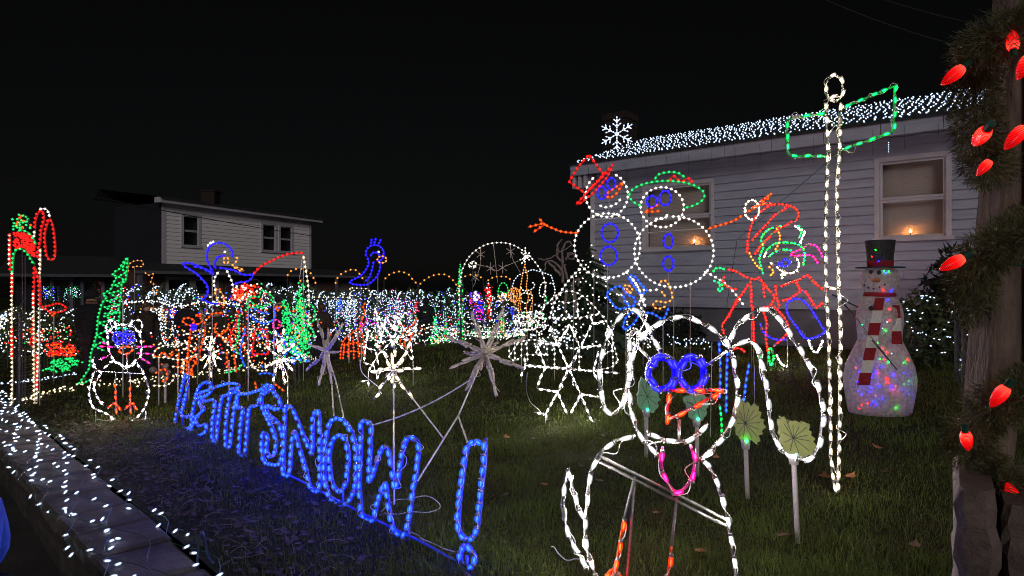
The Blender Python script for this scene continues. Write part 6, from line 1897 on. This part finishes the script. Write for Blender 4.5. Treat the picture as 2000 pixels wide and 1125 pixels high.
# ================================================================== people
def skin(name, joints, bones, radii, mat, parent, root, sub=1):
    me = bpy.data.meshes.new(name)
    base = np.array(root.location)
    me.from_pydata([tuple(np.array(j) - base) for j in joints], bones, [])
    me.materials.append(MATS[mat])
    o = link(name, me, parent)
    sk = o.modifiers.new('skin', 'SKIN')
    for i, r_ in enumerate(radii):
        d = me.skin_vertices[0].data[i]
        d.radius = (r_, r_) if not isinstance(r_, tuple) else r_
        d.use_root = (i == 0)
    sk.use_smooth_shade = True
    ss_ = o.modifiers.new('sub', 'SUBSURF'); ss_.levels = sub; ss_.render_levels = sub
    return o
def person(px, d, h, yaw, label, coat='coat_and_night_black', hat=None, hair='hair_brown', gz=None, top_y=None, turn=0.0, long_hair=False, lean_=0.0, legs='jeans'):
    c = at(px, 562, d)
    z0 = float(ground(c[0], c[1])) if gz is None else gz
    if top_y is not None: h = CH - (top_y - 562.5) / FPX * d - z0
    root = thing('person', label, 'person', (c[0], c[1], z0), 'visitors in dark coats behind the fence' if gz is None else None)
    s = h / 1.75
    ca, sa = math.cos(R(yaw)), math.sin(R(yaw))
    def T(x, y, z): return np.array([c[0] + (x * ca - y * sa) * s, c[1] + (x * sa + y * ca) * s, z0 + z * s])
    # local: facing -y; x to the side
    J = [T(0, 0, .95), T(0, .01, 1.18), T(0, .015, 1.38), T(0, .005, 1.48), T(0, -.01, 1.56), T(0, -.012, 1.66),
         T(-.19, .01, 1.40), T(-.25, .03, 1.15), T(-.19, -.09, .98), T(.19, .01, 1.40), T(.25, .03, 1.15), T(.19, -.09, .98),
         T(-.10, 0, .90), T(-.11, -.02, .50), T(-.11, .03, .07), T(-.11, -.12, .03), T(.10, 0, .90), T(.12, -.04, .50), T(.12, .02, .07), T(.12, -.13, .03)]
    E = [(0, 1), (1, 2), (2, 3), (3, 4), (4, 5), (2, 6), (6, 7), (7, 8), (2, 9), (9, 10), (10, 11), (0, 12), (12, 13), (13, 14), (14, 15), (0, 16), (16, 17), (17, 18), (18, 19)]
    rad = [.14, .13, .13, .055, .085, .085, .06, .048, .04, .06, .048, .04, .085, .06, .045, .04, .085, .06, .045, .04]
    skin('body', J, E, [r_ * s for r_ in rad], 'skin', root, root)
    up = [T(0, 0, .80)] + J[:4] + J[6:12]
    skin('coat', up, [(1, 0), (1, 2), (2, 3), (3, 4), (3, 5), (5, 6), (6, 7), (3, 8), (8, 9), (9, 10)], [r_ * s for r_ in [.21, .19, .185, .17, .085, .095, .085, .075, .095, .085, .075]], coat, root, root)
    skin('trousers', [T(0, 0, .93)] + J[12:15] + J[16:19], [(0, 1), (1, 2), (2, 3), (0, 4), (4, 5), (5, 6)], [r_ * s for r_ in [.16, .115, .085, .07, .115, .085, .07]], legs, root, root)
    for q in (14, 18):
        m = MB(); m.tube([J[q] + np.array([0, 0, -.02 * s]), J[q + 1]], .055 * s, 8, r1=.045 * s); m.build('shoe', 'shoe', root, root, smooth=True)
    hd = T(0, -.01, 1.63)
    if hat:
        m = MB(); m.ball(hd + np.array([0, 0, .045 * s]), .118 * s, 12, 7, 0, 1, 1, 1.0); m.lathe([(.118 * s, -.03 * s), (.126 * s, -.0 * s), (.121 * s, .03 * s)], 14, hd + np.array([0, 0, .03 * s])); m.build('knit_hat', hat, root, root, smooth=True)
    if hair:
        m = MB(); hb = T(0, .022, 1.645); m.ball(hb, .112 * s, 12, 7, 0, 1, 1, 1.05)
        if long_hair: m.tube([T(0, .05, 1.62), T(0, .075, 1.48), T(0, .09, 1.32)], .085 * s, 8, r1=.05 * s)
        m.build('hair', hair, root, root, smooth=True)
    # face: nose, eyes, ears
    m = MB(); m.ball(T(0, -.108, 1.625), .016 * s, 6, 4); m.ball(T(-.095, -.005, 1.63), .02 * s, 6, 4); m.ball(T(.095, -.005, 1.63), .02 * s, 6, 4); m.build('nose_and_ears', 'skin', root, root, smooth=True)
    for sx_ in (-1, 1):
        m = MB(); m.ball(T(sx_ * .034, -.093, 1.645), .011 * s, 6, 4); m.build('eye', 'felt_black', root, root, smooth=True)
    if not hat or True:
        m = MB(); m.lathe([(.10 * s, -.03 * s), (.115 * s, .0), (.10 * s, .035 * s)], 12, T(0, 0, 1.47)); m.build('collar', coat, root, root, smooth=True)
    return root
person(178, 10.8, 1.6, 172, 'person in a dark coat and knit hat seen from behind at the left fence', 'coat_and_night_black', hat='knit_hat', hair=None, top_y=568)
person(286, 11.9, 1.6, 60, 'person with long brown hair in side view behind the small penguin', 'coat_brown', long_hair=True, top_y=588)
person(366, 12.6, 1.6, 190, 'person with dark hair and a black coat above the red reindeer', 'coat_and_night_black', hair='coat_brown', top_y=585)
person(425, 12.2, 1.6, 10, 'person in a dark green coat beside the post of the fishing penguin', 'coat_green', top_y=600)
person(546, 11.6, 1.6, 150, 'person in a black knit hat left of the big green tree of lights', 'coat_and_night_black', hat='knit_hat', hair=None, top_y=578)
person(629, 13.0, 1.6, 160, 'brown haired person behind the smaller unlit starburst', 'coat_brown', top_y=592)
person(832, 15.5, 1.6, 185, 'person in a dark coat standing left of the green cones at the lawn edge', 'coat_and_night_black', hair='coat_and_night_black', top_y=582)
person(-92, 2.55, 1.3, 272, 'child in a bright blue hooded jacket cut off by the left edge of the photo', 'coat_blue', hat='coat_blue', hair=None, gz=SIDEWALK, top_y=884)

# ================================================================== grass, leaves and litter
def grass(name, n, dmin, dmax, hmin, hmax, wid, keep):
    """blades scattered evenly over what the lawn shows"""
    y = 1.0 / rng.uniform(1 / dmax, 1 / dmin, n)
    x = y * rng.uniform(-.86, .86, n)
    b = (x - W0[0]) * WM[0] + (y - W0[1]) * WM[1]
    s = (x - H0[0]) * HN[0] + (y - H0[1]) * HN[1]
    a_ = (x - W0[0]) * WD[0] + (y - W0[1]) * WD[1]
    ok = (b > .06) & (s > .25) & keep(x, y, a_, b) & ~((np.abs(x - px0 - .25) < .35) & (y < 2.1))
    x, y = x[ok], y[ok]
    k = len(x)
    z = lawn_z(x, y)
    clump = .6 + .55 * np.sin(x * 5.1 + 2 * np.sin(y * 3.3)) * np.sin(y * 4.4 + np.sin(x * 2.9)) + .25 * rng.normal(size=k)
    h = rng.uniform(hmin, hmax, k) * np.clip(clump, .35, 1.5)
    an = rng.uniform(0, 6.283, k); ln_ = rng.uniform(.15, .9, k) * h
    ca, sa = np.cos(an), np.sin(an)
    w = wid * rng.uniform(.7, 1.3, k) * (.6 + y / 9)
    fa = rng.uniform(0, 6.283, k)
    ux, uy = np.cos(fa) * w, np.sin(fa) * w
    B0 = np.stack([x - ux, y - uy, z - .005], 1); B1 = np.stack([x + ux, y + uy, z - .005], 1)
    mx, my, mz = x + ca * ln_ * .35, y + sa * ln_ * .35, z + h * .62
    M0 = np.stack([mx - ux * .7, my - uy * .7, mz], 1); M1 = np.stack([mx + ux * .7, my + uy * .7, mz], 1)
    Tp = np.stack([x + ca * ln_, y + sa * ln_, z + h * .95], 1)
    V = np.stack([B0, B1, M1, M0, Tp], 1).reshape(-1, 3)
    i = np.arange(k)[:, None] * 5
    F = np.concatenate([i + [0, 1, 2], i + [0, 2, 3], i + [3, 2, 4]], 0)
    return np_mesh(name, V, F, 'grass_blade', None, None, 'stuff')
def dens(x, y, a, b):
    p = np.clip((b - .15) / .9, .10, 1)             # thin, trodden soil between the wall and the letters
    p = p * np.where((a > 2.6) & (b < 1.1), .6, 1)
    patch = np.clip(.75 + .5 * np.sin(x * 1.7 + 1.3) * np.cos(y * 1.3), .62, 1)
    return rng.random(len(x)) < p * patch
grass('grass', 270000, 2.4, 9.5, .025, .085, .0018, dens)
grass('far_grass', 150000, 6.0, 24, .03, .075, .0030, dens)

def leaf_shape(c, size, yaw, tilt, curl):
    """a curled oak or maple leaf"""
    k = 15
    o = []
    for i in range(k):
        a = 2 * math.pi * i / k
        r_ = size * (.55 + .45 * abs(math.cos(2.5 * a)) ** .8) * (1.1 if i == 0 else 1)
        o.append((r_ * math.cos(a), r_ * .8 * math.sin(a)))
    cy_, sy_ = math.cos(yaw), math.sin(yaw)
    vs = []
    for x, y in o + [(0, 0)]:
        z = curl * ((x / size) ** 2 + .6 * (y / size) ** 2) * size + tilt * x
        vs.append((c[0] + x * cy_ - y * sy_, c[1] + x * sy_ + y * cy_, c[2] + z + .012))
    return vs, [(i, (i + 1) % k, k) for i in range(k)]
for px_, py_, sz, lab, mat, tl_ in ((1612, 945, .075, 'orange brown oak leaf leaning on the left foot of the sign post', 'dead_leaf', .8), (1660, 942, .06, 'pale orange leaf lying just right of the sign post foot', 'dead_leaf', .3),
                            (1714, 884, .055, 'small curled orange leaf on the dark grass right of the sign post', 'dead_leaf', .4), (1733, 934, .06, 'dull brown pointed leaf on the grass between the sign post and the pillar', 'dead_leaf_dark', .7),
                            (1535, 1062, .075, 'brown crumpled leaf at the foot of the largest leaf lamp', 'dead_leaf_dark', .6), (1368, 1092, .06, 'brown leaf inside the penguin body by its right foot', 'dead_leaf', .4),
                            (1283, 1015, .045, 'small orange leaf inside the penguin body between its legs', 'dead_leaf', .3), (1398, 905, .045, 'orange leaf beside the collar of the big penguin', 'dead_leaf', .3),
                            (1786, 1082, .05, 'dark leaf in the grass left of the stone pillar', 'dead_leaf_dark', .2), (990, 862, .05, 'orange leaf on the lawn above the exclamation mark', 'dead_leaf', .3), (1062, 958, .05, 'brown leaf left of the big penguin tail', 'dead_leaf', .3), (1170, 950, .05, 'dull red leaf beside the big penguin left side', 'dead_leaf_dark', .4)):
    g_ = gp(px_, py_)
    m = MB(); m.add(*leaf_shape(g_ + np.array([0, 0, .03]), sz * .85, random.uniform(0, 6), tl_ * .6, random.uniform(.2, .6)))
    o = m.build('fallen_leaf', mat); tag(o, lab, 'leaf', 'fallen leaves on the grass')
m = MB()
for k in range(1700):
    a_ = random.uniform(-1.5, 8); b_ = abs(random.gauss(0, .6)) + .04 if random.random() < .8 else random.uniform(0, 9)
    p = wab(a_, b_); p[2] = float(lawn_z(p[0], p[1])) + random.uniform(-.008, .012)
    if p[1] < 1.2: continue
    v_, f_ = leaf_shape(p, random.uniform(.012, .034), random.uniform(0, 6.3), random.uniform(-.5, .5), random.uniform(-.2, .6))
    m.add(v_, f_)
m.build('leaf_litter', 'litter', kind='stuff')
m = MB()
for k in range(130):
    a_ = random.uniform(-1.2, 5); b_ = abs(random.gauss(0, .5)) + .05
    p = wab(a_, b_); p[2] = .012
    an = random.uniform(0, 6.3); l = random.uniform(.05, .22)
    q = [p + np.array([math.cos(an) * l * f, math.sin(an) * l * f, .02 * math.sin(f * 3) + random.uniform(-.006, .01)]) for f in (0, .4, .7, 1)]
    m.tube(q, .0018, 3, r1=.001)
m.build('twig_litter', 'bare_twig', kind='stuff')
# loose white cords on the ground
def ground_cord(label, pp, r=.0035, mat='white_cord'):
    q = [gp(x, y) for x, y in pp]
    for v in q: v[2] += .015 + random.random() * .02
    o = thing('cord', label, 'cord', q[0], None)
    m = MB(); m.tube(smooth_path(q, sub=8), r, 5); m.build('cord_length', mat, o, o, smooth=True)
b5 = lambda s: pts('b5', s)
ground_cord('white twisted cord snaking from the letter W to the exclamation dot', l2('900,880 960,905 980,935 1060,960 1110,990 1180,1000'))
ground_cord('white cord looped on the soil right of the letter W', l2('740,760 820,700 900,680 1000,670 1060,690 1090,730 1020,765 920,775 840,770 760,765'))
ground_cord('loose white cord end trailing left of the big penguin tail', b5('60,965 80,960 110,1000 170,1040 240,1055 330,1060'))
def hang_cord(label, pp):
    o = thing('cord', label, 'cord', pp[-1] * np.array([1, 1, 0]))
    m = MB(); m.tube(smooth_path(pp, sub=8), .0035, 5); m.build('cord_length', 'white_cord', o, o, smooth=True)
hang_cord('white cord dropping from the large unlit starburst to the flat snowflake', [at(1030, 728, 4.9), at(1028, 760, 5.2), at(1036, 785, 5.9), P_E(1052, 800), P_E(1062, 812)])
hang_cord('thin white cord hanging from the lit starburst in the middle', [at(703, 700, 5.4), at(706, 725, 5.4), at(722, 742, 5.3), at(745, 760, 5.2)])
